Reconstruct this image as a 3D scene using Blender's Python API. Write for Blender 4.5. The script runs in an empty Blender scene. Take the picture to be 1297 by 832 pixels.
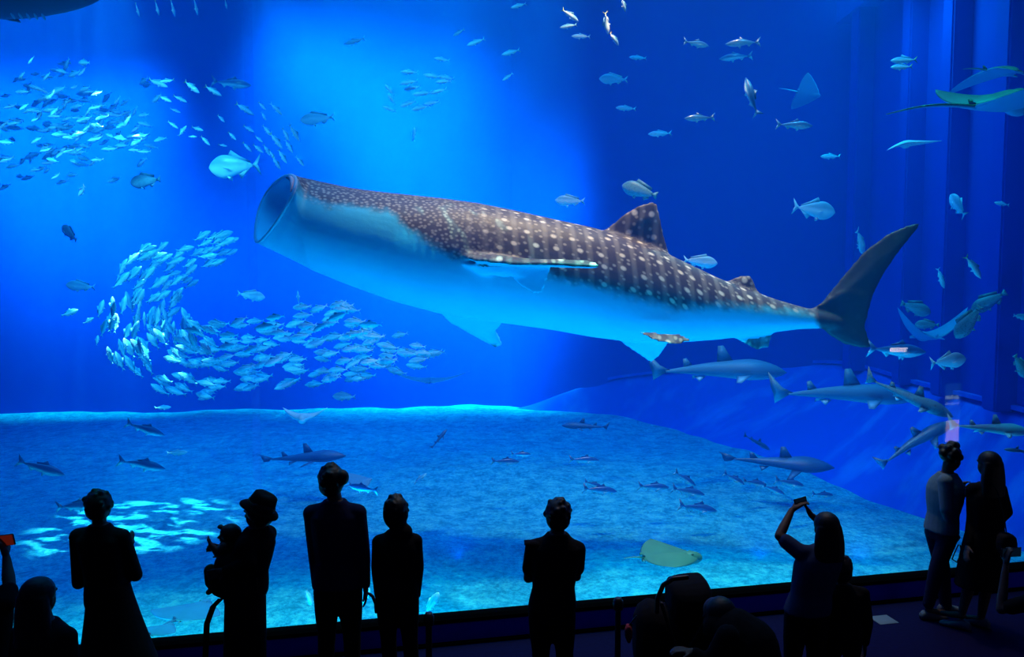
ABS_COL = (.0, .62, .97, 1); ABS_D = .10
SCA_COL = (.01, .22, 1, 1); SCA_D = .030; SCA_G = .0
import bpy, bmesh, math, random
import numpy as np
from mathutils import Vector, Matrix, Euler, noise as mnoise

SC = bpy.context.scene
COL = SC.collection
PI = math.pi
rnd = random.Random(7)

# ------------------------------------------------------------------ camera
CAM_Z = 3.28
FPX = 1000.0
PITCH = math.radians(3.8)
cam_d = bpy.data.cameras.new('camera')
cam_d.sensor_width = 36.0
cam_d.lens = FPX / 1297.0 * 36.0
cam_d.clip_end = 200
cam = bpy.data.objects.new('camera', cam_d)
COL.objects.link(cam)
cam.location = (0, 0, CAM_Z)
cam.rotation_euler = (PI / 2 - PITCH, 0, 0)
SC.camera = cam
FWD = Vector((0, math.cos(PITCH), -math.sin(PITCH)))
UPV = Vector((0, math.sin(PITCH), math.cos(PITCH)))


def ray(px, py):
    return FWD + Vector((1, 0, 0)) * ((px - 648.5) / FPX) + UPV * (-(py - 416.0) / FPX)


def P(px, py, Y):
    """point of the place seen at photo position (px, py), Y metres in front of the camera"""
    d = ray(px, py)
    return Vector((0, 0, CAM_Z)) + d * (Y / d.y)


def G(px, py, z=0.0):
    d = ray(px, py)
    return Vector((0, 0, CAM_Z)) + d * ((z - CAM_Z) / d.z)


def Yof(px, py, z):
    return G(px, py, z).y


# ------------------------------------------------------------------ helpers
def obj(name, me, mat=None, parent=None, smooth=True):
    if isinstance(me, bmesh.types.BMesh):
        m = bpy.data.meshes.new(name)
        me.to_mesh(m)
        me.free()
        me = m
    if smooth and len(me.polygons):
        me.polygons.foreach_set('use_smooth', [True] * len(me.polygons))
    if mat is not None and not me.materials:
        me.materials.append(mat)
    o = bpy.data.objects.new(name, me)
    COL.objects.link(o)
    if parent is not None:
        o.parent = parent
    return o


def tag(o, label=None, cat=None, group=None, kind=None):
    if label: o['label'] = label
    if cat: o['category'] = cat
    if group: o['group'] = group
    if kind: o['kind'] = kind
    return o


def empty(name, loc=(0, 0, 0)):
    o = bpy.data.objects.new(name, None)
    o.location = loc
    o.empty_display_size = 0.1
    COL.objects.link(o)
    return o


def lerp(a, b, t):
    return a + (b - a) * t


def interp(x, xs, ys):
    return float(np.interp(x, xs, ys))


def box(bm, lo, hi, M=None):
    vs = [bm.verts.new((x, y, z)) for x in (lo[0], hi[0]) for y in (lo[1], hi[1]) for z in (lo[2], hi[2])]
    if M is not None:
        for v in vs: v.co = M @ v.co
    for f in ((0, 1, 3, 2), (4, 6, 7, 5), (0, 4, 5, 1), (2, 3, 7, 6), (0, 2, 6, 4), (1, 5, 7, 3)):
        bm.faces.new([vs[i] for i in f])
    return vs


def loft(bm, rings, cap=True, close=True):
    """rings: list of lists of Vectors with equal counts"""
    R = [[bm.verts.new(p) for p in r] for r in rings]
    n = len(R[0])
    for a, b in zip(R, R[1:]):
        for i in range(n if close else n - 1):
            j = (i + 1) % n
            bm.faces.new((a[i], a[j], b[j], b[i]))
    if cap:
        bm.faces.new(list(reversed(R[0])))
        bm.faces.new(R[-1])
    return R


def basis(d):
    d = d.normalized()
    u = d.cross(Vector((0, 0, 1)))
    if u.length < 1e-3: u = d.cross(Vector((0, 1, 0)))
    u.normalize()
    return u, u.cross(d).normalized()


def capsule(bm, p0, p1, r0, r1, n=12):
    p0, p1 = Vector(p0), Vector(p1)
    d = p1 - p0
    if d.length < 1e-5: d = Vector((0, 0, 1e-4))
    dn = d.normalized()
    u, v = basis(d)
    rings = []
    for k in range(1, 5):
        a = PI / 2 * (1 - k / 4.0)
        rings.append((p0 - dn * r0 * math.sin(a), r0 * math.cos(a)))
    rings[0] = (p0 - dn * r0 * .99, r0 * .14)
    for k in range(0, 4):
        a = PI / 2 * (k / 4.0)
        rings.append((p1 + dn * r1 * math.sin(a), r1 * math.cos(a)))
    rings.append((p1 + dn * r1 * .99, r1 * .14))
    loft(bm, [[c + u * (r * math.cos(2 * PI * i / n)) + v * (r * math.sin(2 * PI * i / n)) for i in range(n)] for c, r in rings])


def chain(bm, pts, rs, n=12):
    for a, b, ra, rb in zip(pts, pts[1:], rs, rs[1:]):
        capsule(bm, a, b, ra, rb, n)


def ellipsoid(bm, c, r, R=None, seg=16, rings=10):
    c = Vector(c)
    out = []
    for k in range(rings + 1):
        t = PI * (0.03 + 0.94 * k / rings)
        out.append([Vector((r[0] * math.sin(t) * math.cos(2 * PI * i / seg), r[1] * math.sin(t) * math.sin(2 * PI * i / seg), -r[2] * math.cos(t))) for i in range(seg)])
    if R is not None: out = [[R @ p for p in q] for q in out]
    loft(bm, [[c + p for p in q] for q in out])


def remeshed(bm, name, voxel, smooth=2):
    m = bpy.data.meshes.new(name + '_src')
    bmesh.ops.recalc_face_normals(bm, faces=bm.faces)
    bm.to_mesh(m); bm.free()
    o = bpy.data.objects.new(name + '_src', m)
    COL.objects.link(o)
    md = o.modifiers.new('r', 'REMESH'); md.mode = 'VOXEL'; md.voxel_size = voxel; md.adaptivity = 0
    md.use_smooth_shade = True
    if smooth:
        s = o.modifiers.new('s', 'SMOOTH'); s.factor = 0.5; s.iterations = smooth
    dg = bpy.context.evaluated_depsgraph_get()
    dg.update()
    me = bpy.data.meshes.new_from_object(o.evaluated_get(dg))
    me.name = name
    bpy.data.objects.remove(o)
    bpy.data.meshes.remove(m)
    return me


# ------------------------------------------------------------------ materials
class NT:
    def __init__(self, name):
        self.m = bpy.data.materials.new(name)
        self.m.use_nodes = True
        self.t = self.m.node_tree
        self.t.nodes.clear()
        self.out = self.n('ShaderNodeOutputMaterial')

    def n(self, kind, **kw):
        nd = self.t.nodes.new(kind)
        for k, v in kw.items():
            if k in nd.inputs.keys(): pass
            setattr(nd, k, v)
        return nd

    def link(self, a, b):
        self.t.links.new(a, b)

    def math(self, op, a, b=None, clamp=False):
        nd = self.n('ShaderNodeMath', operation=op)
        nd.use_clamp = clamp
        for i, x in enumerate((a, b)):
            if x is None: continue
            if isinstance(x, (int, float)): nd.inputs[i].default_value = x
            else: self.link(x, nd.inputs[i])
        return nd.outputs[0]

    def mix(self, fac, a, b):
        nd = self.n('ShaderNodeMix', data_type='RGBA')
        for i, x in ((0, fac), (6, a), (7, b)):
            if isinstance(x, (int, float)): nd.inputs[i].default_value = x
            elif isinstance(x, tuple): nd.inputs[i].default_value = (*x, 1)
            else: self.link(x, nd.inputs[i])
        return nd.outputs[2]

    def ramp(self, fac, stops, interp='LINEAR'):
        nd = self.n('ShaderNodeValToRGB')
        cr = nd.color_ramp
        cr.interpolation = interp
        while len(cr.elements) < len(stops): cr.elements.new(0.5)
        for e, (p, c) in zip(cr.elements, stops):
            e.position = p
            e.color = (*c, 1) if isinstance(c, tuple) else (c, c, c, 1)
        self.link(fac, nd.inputs[0])
        return nd.outputs[0]

    def noise(self, vec, scale, detail=3, rough=.5, dim='3D'):
        nd = self.n('ShaderNodeTexNoise', noise_dimensions=dim)
        nd.inputs['Scale'].default_value = scale
        nd.inputs['Detail'].default_value = detail
        nd.inputs['Roughness'].default_value = rough
        if vec is not None: self.link(vec, nd.inputs['Vector'])
        return nd.outputs['Fac']

    def coord(self, which='Object'):
        return self.n('ShaderNodeTexCoord').outputs[which]

    def mapping(self, vec, scale=(1, 1, 1), rot=(0, 0, 0), loc=(0, 0, 0)):
        nd = self.n('ShaderNodeMapping')
        nd.inputs['Scale'].default_value = scale
        nd.inputs['Rotation'].default_value = rot
        nd.inputs['Location'].default_value = loc
        self.link(vec, nd.inputs['Vector'])
        return nd.outputs[0]

    def bsdf(self, color, rough=.6, metallic=0., spec=.3, bump=None, bump_str=.3, bump_dist=.01):
        b = self.n('ShaderNodeBsdfPrincipled')
        if isinstance(color, tuple): b.inputs['Base Color'].default_value = (*color, 1)
        else: self.link(color, b.inputs['Base Color'])
        b.inputs['Roughness'].default_value = rough
        b.inputs['Metallic'].default_value = metallic
        b.inputs['Specular IOR Level'].default_value = spec
        if bump is not None:
            bp = self.n('ShaderNodeBump')
            bp.inputs['Strength'].default_value = bump_str
            bp.inputs['Distance'].default_value = bump_dist
            self.link(bump, bp.inputs['Height'])
            self.link(bp.outputs[0], b.inputs['Normal'])
        self.link(b.outputs[0], self.out.inputs[0])
        return b


def mat_plain(name, color, rough=.6, metallic=0., spec=.3, vary=.15, scale=12., bump=0.):
    t = NT(name)
    f = t.noise(t.coord('Object'), scale, 3)
    c = t.mix(f, tuple(x * (1 - vary) for x in color), tuple(min(1, x * (1 + vary)) for x in color))
    t.bsdf(c, rough, metallic, spec, f if bump else None, bump)
    return t.m


def mat_emit(name, color, s):
    t = NT(name)
    e = t.n('ShaderNodeEmission')
    e.inputs[0].default_value = (*color, 1)
    e.inputs[1].default_value = s
    t.link(e.outputs[0], t.out.inputs[0])
    return t.m
# ------------------------------------------------------------------ the setting
SAND_Z = -0.6
TOP_Z = 12.4
gA = G(240, 814, .2); gB = G(1297, 719, .2)
E1 = (gB - gA); E1.z = 0; E1.normalize()
E2 = Vector((-E1.y, E1.x, 0))          # into the tank


def W(s, t, z):
    """s along the window (0 beside the camera axis), t into the tank"""
    o = gA + E1 * ((0 - gA.x) / E1.x)
    p = o + E1 * s + E2 * t
    p.z = z
    return p


M_pool = NT('tank_wall_paint')
t = M_pool
co = t.coord('Object')
f1 = t.noise(t.mapping(co, (.25, .25, .12)), 1.3, 4)
f2 = t.noise(t.mapping(co, (1, 1, .3)), 3.0, 5)
c = t.mix(f1, (.002, .030, .36), (.003, .052, .50))
c = t.mix(t.math('MULTIPLY', f2, .3), c, (.005, .08, .5))
t.bsdf(c, .75, 0, .15)
M_pool = M_pool.m

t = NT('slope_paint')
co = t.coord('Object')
# pale streaks painted into the slope colour for sun caustics, and for wear
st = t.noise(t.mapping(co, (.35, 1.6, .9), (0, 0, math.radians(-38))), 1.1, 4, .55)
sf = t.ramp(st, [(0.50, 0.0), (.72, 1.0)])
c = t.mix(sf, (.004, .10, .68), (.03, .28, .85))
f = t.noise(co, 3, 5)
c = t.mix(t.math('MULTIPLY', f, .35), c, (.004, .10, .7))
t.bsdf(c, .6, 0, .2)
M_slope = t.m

t = NT('coarse_coral_sand')
co = t.coord('Object')
f = t.noise(co, 13.0, 6, .8)
g = t.noise(co, 3.4, 4, .6)
v = t.n('ShaderNodeTexVoronoi'); v.inputs['Scale'].default_value = 14.; t.link(co, v.inputs['Vector'])
a = t.math('ADD', t.math('MULTIPLY', f, .62), t.math('MULTIPLY', g, .38))
c = t.ramp(a, [(.42, (.01, .42, .62)), (.50, (.03, .70, .88)), (.58, (.12, .97, 1.0))])
t.bsdf(c, .9, 0, .1, f, .9, .12)
M_sand = t.m

M_hall_floor = mat_plain('hall_floor_carpet', (.0035, .0035, .03), .9, 0, .03, .3, 30., .3)
M_curb = mat_plain('window_curb_paint', (.02, .025, .55), .8, 0, .2, .1)
M_black = mat_plain('black_trim', (.001, .001, .0015), .9, 0, .0)
M_hall_wall = mat_plain('hall_wall_paint', (.01, .01, .02), .9, 0, .05)


def struct(name, me, mat, smooth=False):
    o = obj(name, me, mat, None, smooth)
    o['kind'] = 'structure'
    return o


def quadgrid(pts_rows):
    bm = bmesh.new()
    rows = [[bm.verts.new(p) for p in r] for r in pts_rows]
    for a, b in zip(rows, rows[1:]):
        for i in range(len(a) - 1):
            bm.faces.new((a[i], a[i + 1], b[i + 1], b[i]))
    return bm


def slab(a, b, z0, z1, th, side=1):
    """upright wall slab from a to b (plan), thickness away from the room"""
    d = (b - a); d.z = 0
    n = Vector((-d.y, d.x, 0)).normalized() * th * side
    bm = bmesh.new()
    vs = [bm.verts.new((p.x, p.y, z)) for z in (z0, z1) for p in (a, b, b + n, a + n)]
    for f in ((3, 2, 1, 0), (4, 5, 6, 7), (0, 1, 5, 4), (1, 2, 6, 5), (2, 3, 7, 6), (3, 0, 4, 7)):
        bm.faces.new([vs[i] for i in f])
    return bm


# plan of the tank
WL, WR = W(-9.6, 0, 0), W(8.05, 0, 0)
BL = Vector((-17.5, 22.0, 0)); BC = Vector((0.0, 23.4, 0)); BR = Vector((7.9, 18.8, 0))
struct('wall_back', slab(BL, BC, SAND_Z - .4, TOP_Z, .4, 1), M_pool)
struct('wall_rear_right', slab(BC, BR, SAND_Z - .4, TOP_Z, .4, 1), M_pool)
struct('wall_right', slab(BR, WR, SAND_Z - .4, TOP_Z, .4, 1), M_pool)
struct('wall_left', slab(WL, BL, SAND_Z - .4, TOP_Z, .4, 1), M_pool)

# sand floor, gently uneven
bm = bmesh.new()
NX, NY = 150, 110
rows = []
for j in range(NY + 1):
    r = []
    for i in range(NX + 1):
        u, v = i / NX, j / NY
        a = WL.lerp(WR, u) ; b = Vector((lerp(-17.6, 8.1, u), 23.6, 0))
        p = a.lerp(b, v)
        h = mnoise.noise(Vector((p.x * .35, p.y * .35, 0))) * .10 + mnoise.noise(Vector((p.x * 1.3, p.y * 1.3, 3))) * .035
        h *= min(1, (v) * 8 + .15)
        p.z = SAND_Z + h
        r.append(p)
    rows.append(r)
bm = quadgrid(rows)
struct('floor', bm, M_sand, True)

# coated slope that climbs from the sand to the right and rear walls
low = [G(640, 517, SAND_Z), G(740, 524, SAND_Z), G(850, 545, SAND_Z), G(940, 575, SAND_Z), G(1050, 616, SAND_Z), G(1175, 660, SAND_Z), G(1260, 690, SAND_Z), G(1340, 716, SAND_Z), W(7.7, .18, SAND_Z)]
top = [Vector((.4, 23.1, SAND_Z)), Vector((2.6, 21.9, 0.35)), Vector((5.0, 20.4, .85)), Vector((7.75, 18.75, 1.2)), Vector((7.85, 15.0, 1.2)), Vector((7.9, 12.0, 1.2)), Vector((7.95, 10.6, 1.15)), Vector((8.0, 9.3, 1.1)), W(8.04, .18, 1.05)]


def resample(pts, n):
    out = []
    m = len(pts) - 1
    for k in range(n + 1):
        x = k / n * m
        i = min(int(x), m - 1); f = x - i
        p0 = pts[max(i - 1, 0)]; p1 = pts[i]; p2 = pts[i + 1]; p3 = pts[min(i + 2, m)]
        out.append(0.5 * ((2 * p1) + (p2 - p0) * f + (2 * p0 - 5 * p1 + 4 * p2 - p3) * f * f + (3 * p1 - p0 - 3 * p2 + p3) * f ** 3))
    return out


L_, T_ = resample(low, 60), resample(top, 60)
rows = []
for v in range(15):
    k = v / 14
    row = []
    for a, b in zip(L_, T_):
        p = a.lerp(b, k)
        p.z = lerp(a.z - .12 * (1 - k), b.z, k ** 1.25) + .02
        row.append(p)
    rows.append(row)
rows.append([Vector((b.x, b.y, b.z - .6)) + Vector((.3, .3, 0)) for b in T_])
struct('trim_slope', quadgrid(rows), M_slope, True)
# raised lip along the top of the slope, against the wall
bm = bmesh.new()
rl = []
for b in T_[8:]:
    rl.append([b + Vector((dx, dx * .2, dz)) for dx, dz in ((-.10, 0), (-.10, .07), (.12, .07), (.12, 0))])
loft(bm, rl)
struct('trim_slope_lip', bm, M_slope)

# upright ribs and the header of the right-hand wall
def rib(x, y, w, d, z0, z1):
    b = bmesh.new()
    box(b, (x - d, y - w / 2, z0), (x + .1, y + w / 2, z1))
    bmesh.ops.bevel(b, geom=b.edges[:], offset=.03, segments=2, affect='EDGES')
    return b
for k, (px, w) in enumerate(((1090, .42), (1156, .34), (1209, .34), (1280, .36))):
    x = 7.84
    Y = x * 1000 / (px - 648.5)
    struct('trim_%d' % (k + 1), rib(x, Y, w, .30, 1.15, 9.4), M_pool)
bm = bmesh.new(); box(bm, (7.5, 8.9, 9.1), (7.95, 18.7, 9.6)); struct('trim_5', bm, M_pool)

# window: acrylic panels with cemented seams
t = NT('clear_acrylic')
tr = t.n('ShaderNodeBsdfTransparent'); tr.inputs[0].default_value = (.985, .995, 1, 1)
gl = t.n('ShaderNodeBsdfGlossy'); gl.inputs['Roughness'].default_value = 0.0
mx = t.n('ShaderNodeMixShader')
fr = t.n('ShaderNodeFresnel'); fr.inputs[0].default_value = 1.25
t.link(fr.outputs[0], mx.inputs[0]); t.link(tr.outputs[0], mx.inputs[1]); t.link(gl.outputs[0], mx.inputs[2])
t.link(mx.outputs[0], t.out.inputs[0])
M_glass = t.m
t = NT('acrylic_seam')
tr = t.n('ShaderNodeBsdfTransparent'); tr.inputs[0].default_value = (.9, .95, 1, 1)
df = t.n('ShaderNodeBsdfTranslucent'); df.inputs[0].default_value = (.3, .6, .9, 1)
mx = t.n('ShaderNodeMixShader'); mx.inputs[0].default_value = .035
t.link(tr.outputs[0], mx.inputs[1]); t.link(df.outputs[0], mx.inputs[2]); t.link(mx.outputs[0], t.out.inputs[0])
M_seam = t.m

GZ0, GZ1 = .22, 8.6
seams = []
d = ray(321, 300)
# where the photo's seam meets the window plane
def win_s(px):
    d = ray(px, 400); o = W(0, 0, 0)
    # solve (d*k - o) . E2 = 0
    k = (Vector((o.x, o.y, 0)).dot(E2)) / (d.x * E2.x + d.y * E2.y)
    q = Vector((d.x * k, d.y * k, 0)) - Vector((o.x, o.y, 0))
    return q.dot(E1)
s0 = win_s(321)
edges = [-9.6, s0 - 3.2, s0, s0 + 3.2, s0 + 6.4, 8.0]
edges = [-9.6, s0 - 3.3, s0, 8.0]
for k, (a, b) in enumerate(zip(edges, edges[1:])):
    bm = bmesh.new()
    vs = [bm.verts.new(W(s, 0.02, z)) for s, z in ((a, GZ0), (b, GZ0), (b, GZ1), (a, GZ1))]
    bm.faces.new(vs)
    struct('window_%d' % (k + 1), bm, M_glass)
for k, s in enumerate(edges[1:-1]):
    bm = bmesh.new()
    pts = [W(s - .035, .025, 0), W(s + .035, .025, 0), W(s + .035, .045, 0), W(s - .035, .045, 0)]
    loft(bm, [[Vector((p.x, p.y, z)) for p in pts] for z in (GZ0, GZ1)])
    struct('window_seam_%d' % (k + 1), bm, M_seam)


def wbox(s0, s1, t0, t1, z0, z1, bev=0):
    bm = bmesh.new()
    pts = [W(s0, t0, 0), W(s1, t0, 0), W(s1, t1, 0), W(s0, t1, 0)]
    loft(bm, [[Vector((p.x, p.y, z)) for p in pts] for z in (z0, z1)])
    if bev: bmesh.ops.bevel(bm, geom=bm.edges[:], offset=bev, segments=2, affect='EDGES')
    return bm


struct('baseboard_window', wbox(-9.8, 8.2, -.05, .10, 0, .19, .01), M_curb)
struct('trim_window_sill', wbox(-9.8, 8.2, -.06, .05, .19, .222), M_black)
struct('trim_curb_foot', wbox(-9.8, 8.2, -.10, -.05, 0, .02), M_black)
struct('wall_sill', wbox(-9.8, 8.2, .10, .16, SAND_Z - .4, 0.20), M_black)
struct('wall_front_upper', wbox(-11, 10, -.2, .4, GZ1, TOP_Z + 1), M_hall_wall)
struct('wall_front_left', wbox(-13, -9.6, -.2, .4, 0, TOP_Z), M_hall_wall)
struct('wall_front_right', wbox(8.05, 11, -.2, .4, 0, TOP_Z), M_hall_wall)
bm = bmesh.new()
a = [W(-13, -.1, 0), W(11, -.1, 0), W(11, -16, 0), W(-13, -16, 0)]
loft(bm, [[Vector((p.x, p.y, z)) for p in a] for z in (-.2, 0)])
struct('floor_hall', bm, M_hall_floor)

# the water of the tank
t = NT('sea_water')
ab = t.n('ShaderNodeVolumeAbsorption'); ab.inputs[0].default_value = ABS_COL; ab.inputs[1].default_value = ABS_D
scn = t.n('ShaderNodeVolumeScatter'); scn.inputs[0].default_value = SCA_COL; scn.inputs[1].default_value = SCA_D
scn.inputs['Anisotropy'].default_value = SCA_G
ad = t.n('ShaderNodeAddShader')
t.link(ab.outputs[0], ad.inputs[0]); t.link(scn.outputs[0], ad.inputs[1]); t.link(ad.outputs[0], t.out.inputs[1])
bm = bmesh.new()
pl = [W(-9.55, .06, 0), W(8.0, .06, 0), BR + Vector((.1, .1, 0)), BC + Vector((.1, .1, 0)), BL + Vector((.1, .1, 0))]
loft(bm, [[Vector((p.x, p.y, z)) for p in pl] for z in (SAND_Z - .3, TOP_Z - .1)])
wat = struct('water', bm, t.m)
bmesh_n = None


# ------------------------------------------------------------------ lights
def area(name, loc, target, size, power, color, spread=PI, sizey=None):
    l = bpy.data.lights.new(name, 'AREA')
    l.energy = power; l.color = color; l.spread = spread
    l.shape = 'RECTANGLE' if sizey else 'DISK'
    l.size = size
    if sizey: l.size_y = sizey
    o = bpy.data.objects.new(name, l); COL.objects.link(o)
    o.location = loc
    o.rotation_euler = (Vector(target) - Vector(loc)).to_track_quat('-Z', 'Y').to_euler()
    return o


def spot(name, loc, target, angle, blend, power, color, radius=.3, gobo=None):
    l = bpy.data.lights.new(name, 'SPOT')
    l.energy = power; l.color = color; l.spot_size = math.radians(angle); l.spot_blend = blend
    l.shadow_soft_size = radius
    o = bpy.data.objects.new(name, l); COL.objects.link(o)
    o.location = loc
    o.rotation_euler = (Vector(target) - Vector(loc)).to_track_quat('-Z', 'Y').to_euler()
    if gobo:
        l.use_nodes = True
        nt = l.node_tree
        em = nt.nodes['Emission']
        tc = nt.nodes.new('ShaderNodeTexCoord')
        mp = nt.nodes.new('ShaderNodeMapping')
        mp.inputs['Scale'].default_value = gobo[:3]
        nz = nt.nodes.new('ShaderNodeTexNoise'); nz.inputs['Scale'].default_value = 1; nz.inputs['Detail'].default_value = 2
        rp = nt.nodes.new('ShaderNodeValToRGB')
        rp.color_ramp.elements[0].position = gobo[3]; rp.color_ramp.elements[1].position = gobo[4]
        lo = gobo[5]
        rp.color_ramp.elements[0].color = (lo, lo, lo, 1)
        nt.links.new(tc.outputs['Normal'], mp.inputs['Vector'])
        nt.links.new(mp.outputs[0], nz.inputs['Vector'])
        nt.links.new(nz.outputs['Fac'], rp.inputs[0])
        nt.links.new(rp.outputs[0], em.inputs['Strength'])
    return o

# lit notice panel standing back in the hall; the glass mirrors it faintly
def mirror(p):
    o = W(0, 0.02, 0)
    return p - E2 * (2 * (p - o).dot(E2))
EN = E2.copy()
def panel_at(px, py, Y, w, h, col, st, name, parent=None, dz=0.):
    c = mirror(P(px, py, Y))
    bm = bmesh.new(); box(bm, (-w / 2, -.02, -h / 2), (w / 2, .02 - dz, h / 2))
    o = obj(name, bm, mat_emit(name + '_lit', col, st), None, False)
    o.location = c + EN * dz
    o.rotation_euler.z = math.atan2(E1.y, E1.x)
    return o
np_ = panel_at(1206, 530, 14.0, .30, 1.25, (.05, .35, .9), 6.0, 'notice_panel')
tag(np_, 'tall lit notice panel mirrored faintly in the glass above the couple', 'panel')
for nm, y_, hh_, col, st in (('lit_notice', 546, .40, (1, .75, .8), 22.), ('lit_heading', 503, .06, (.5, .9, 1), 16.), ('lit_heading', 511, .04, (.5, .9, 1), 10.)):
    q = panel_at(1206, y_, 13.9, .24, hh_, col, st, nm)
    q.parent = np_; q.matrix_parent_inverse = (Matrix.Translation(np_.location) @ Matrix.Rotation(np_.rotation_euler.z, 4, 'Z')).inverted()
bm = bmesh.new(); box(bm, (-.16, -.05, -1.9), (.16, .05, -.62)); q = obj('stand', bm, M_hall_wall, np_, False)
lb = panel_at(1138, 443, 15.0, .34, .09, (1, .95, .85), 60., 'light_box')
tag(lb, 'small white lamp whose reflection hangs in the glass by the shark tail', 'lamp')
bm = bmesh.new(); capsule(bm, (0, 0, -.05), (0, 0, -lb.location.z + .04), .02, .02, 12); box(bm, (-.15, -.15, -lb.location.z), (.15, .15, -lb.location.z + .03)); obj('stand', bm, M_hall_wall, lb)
WHITE = (.35, .78, 1.0)
area('skylight', (-3, 14.5, 12.2), (-3, 14.5, 0), 22, 3300, (.03, .41, 1), math.radians(100), 13)
# shafts of daylight coming down through the openings over the tank
area('daylight_shaft', (-13.2, 19.8, 12.2), (-13.4, 22.4, 5.8), 7.2, 2500, (.04, 1, .9), math.radians(36), .7)
area('daylight_shaft', (-4.0, 20.2, 12.2), (-3.7, 23.3, 6.6), 6.0, 2500, (.04, 1, .80), math.radians(52), 1.6)
area('daylight_shaft', (-2.0, 19.2, 12.2), (-1.4, 23.2, 3.8), 6.0, 1500, (.02, 1, .85), math.radians(26), 1.8)
area('daylight_shaft', (-6.2, 19.2, 12.2), (-6.2, 23.0, 2.4), 16.0, 1700, (.02, .95, .9), math.radians(14), 1.2)
area('daylight_shaft', (6.0, 14.3, 8.7), (6.0, 14.4, 0), 1.2, 260, (.0, .95, 1), PI, .8)
# added unseen spots: warm key on the whale shark's back, fill on the fish
spot('added_fill_spot', (2.2, 10.6, 11.8), (1.2, 10.6, 3.3), 62, .8, 20000, (1, .40, .17), .4)
spot('added_fill_spot', W(-7.8, .9, 9.5), (-5.2, 13.6, 2.6), 38, .7, 9500, (.12, .74, 1), .3)
spot('added_fill_spot', W(-6.5, .9, 11.4), (-6.2, 13.5, 5.3), 41, .9, 7500, (.12, .74, 1), .3)
spot('added_fill_spot', W(5.0, .9, 11.4), (5.2, 13.5, 2.5), 60, .9, 3000, (.12, .74, 1), .3)
spot('added_fill_spot', W(-2.0, .9, 11.6), (-1.5, 13.6, 6.6), 36, .9, 5000, (.12, .74, 1), .3)
# added blue fill behind the sill, in place of bounce off the sand
for s_ in (-4, -1.2, 1.6, 4.4):
    area('added_belly_fill', W(s_, .75, -.42), W(s_ * .8, 3.4, 3.2), .5, 60, (.0, .38, 1), PI, .3)
for x_ in (-3.3, -2.0, -.7, .6, 1.9, 3.2, 4.5):  # added fill spots under the whale shark to brighten its belly
    spot('added_belly_spot', (x_, 10.0, -.40), (x_, 10.4, 3), 150, 1., 280, (.0, .40, 1), .02)
# sun patches rippling over the sand
spot('sun_patch', (-6.1, 11.6, 12.1), (-5.9, 12.1, -.6), 15, .5, 80000, (.9, 1, .85), .02, (22, 46, 22, .50, .58, 0))
spot('sun_patch', (-.6, 9.2, 12.1), (-.4, 9.55, -.6), 16, .6, 9000, (.8, 1, .95), .02, (30, 60, 30, .57, .63, 0))
for s_ in (-5.2, -1.6, 2.0, 5.4):
    area('front_skylight', W(s_, .75, 12.0), W(s_, 1.0, 0), 3.4, 190 if s_ < 5 else 80, (.0, .95, .80), math.radians(26), .8)
w = bpy.data.worlds.new('world'); SC.world = w; w.use_nodes = True
w.node_tree.nodes['Background'].inputs[0].default_value = (.1, .2, 1, 1)
w.node_tree.nodes['Background'].inputs[1].default_value = .10
SC.view_settings.view_transform = 'Standard'
SC.view_settings.look = 'None'
SC.view_settings.exposure = -0.9
SC.view_settings.gamma = 1.0
SC.view_settings.use_curve_mapping = False
cy = SC.cycles
cy.max_bounces = 6; cy.diffuse_bounces = 3; cy.glossy_bounces = 3; cy.transparent_max_bounces = 16; cy.volume_bounces = 0
cy.use_denoising = True
cy.sample_clamp_indirect = 4
cy.caustics_reflective = False; cy.caustics_refractive = False
# ------------------------------------------------------------------ whale shark
WD = 10.6                                   # metres from the camera
# photo stations: x, top, bottom, half thickness (m)
ST = [(328, 222, 308, .60), (366, 221, 326, .62), (385, 225, 337, .66), (410, 231, 349, .70),
      (450, 239, 364, .72), (500, 245, 382, .73), (560, 251, 398, .72), (610, 258, 406, .70), (650, 266, 411, .66),
      (700, 277, 418, .60), (750, 288, 427, .54), (790, 299, 432, .47), (830, 314, 434, .41), (870, 333, 433, .35),
      (910, 352, 430, .29), (945, 366, 426, .24), (980, 378, 421, .20), (1010, 387, 417, .165), (1035, 393, 416, .14), (1056, 397, 417, .11), (1070, 402, 416, .07)]


def wpt(px, py, dy=0.):
    return P(px, py, WD + dy)


def wy(px):      # the body is set a little askew and bends toward the tail
    return interp(px, [330, 600, 900, 1070, 1165], [-.25, 0, .15, .0, -.25])


def spine(px):
    xs = [s[0] for s in ST]
    t_, b_, h_ = (interp(px, xs, [s[k] for s in ST]) for k in (1, 2, 3))
    return t_, b_, h_


_mt, _mb = wpt(364, 221, -.35), wpt(327.5, 308, -.45)
MOUTH = ((_mt + _mb) / 2 + Vector((-.01, 0, 0)), (_mt - _mb) / 2, Vector((.34, -.50, .0)))


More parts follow.
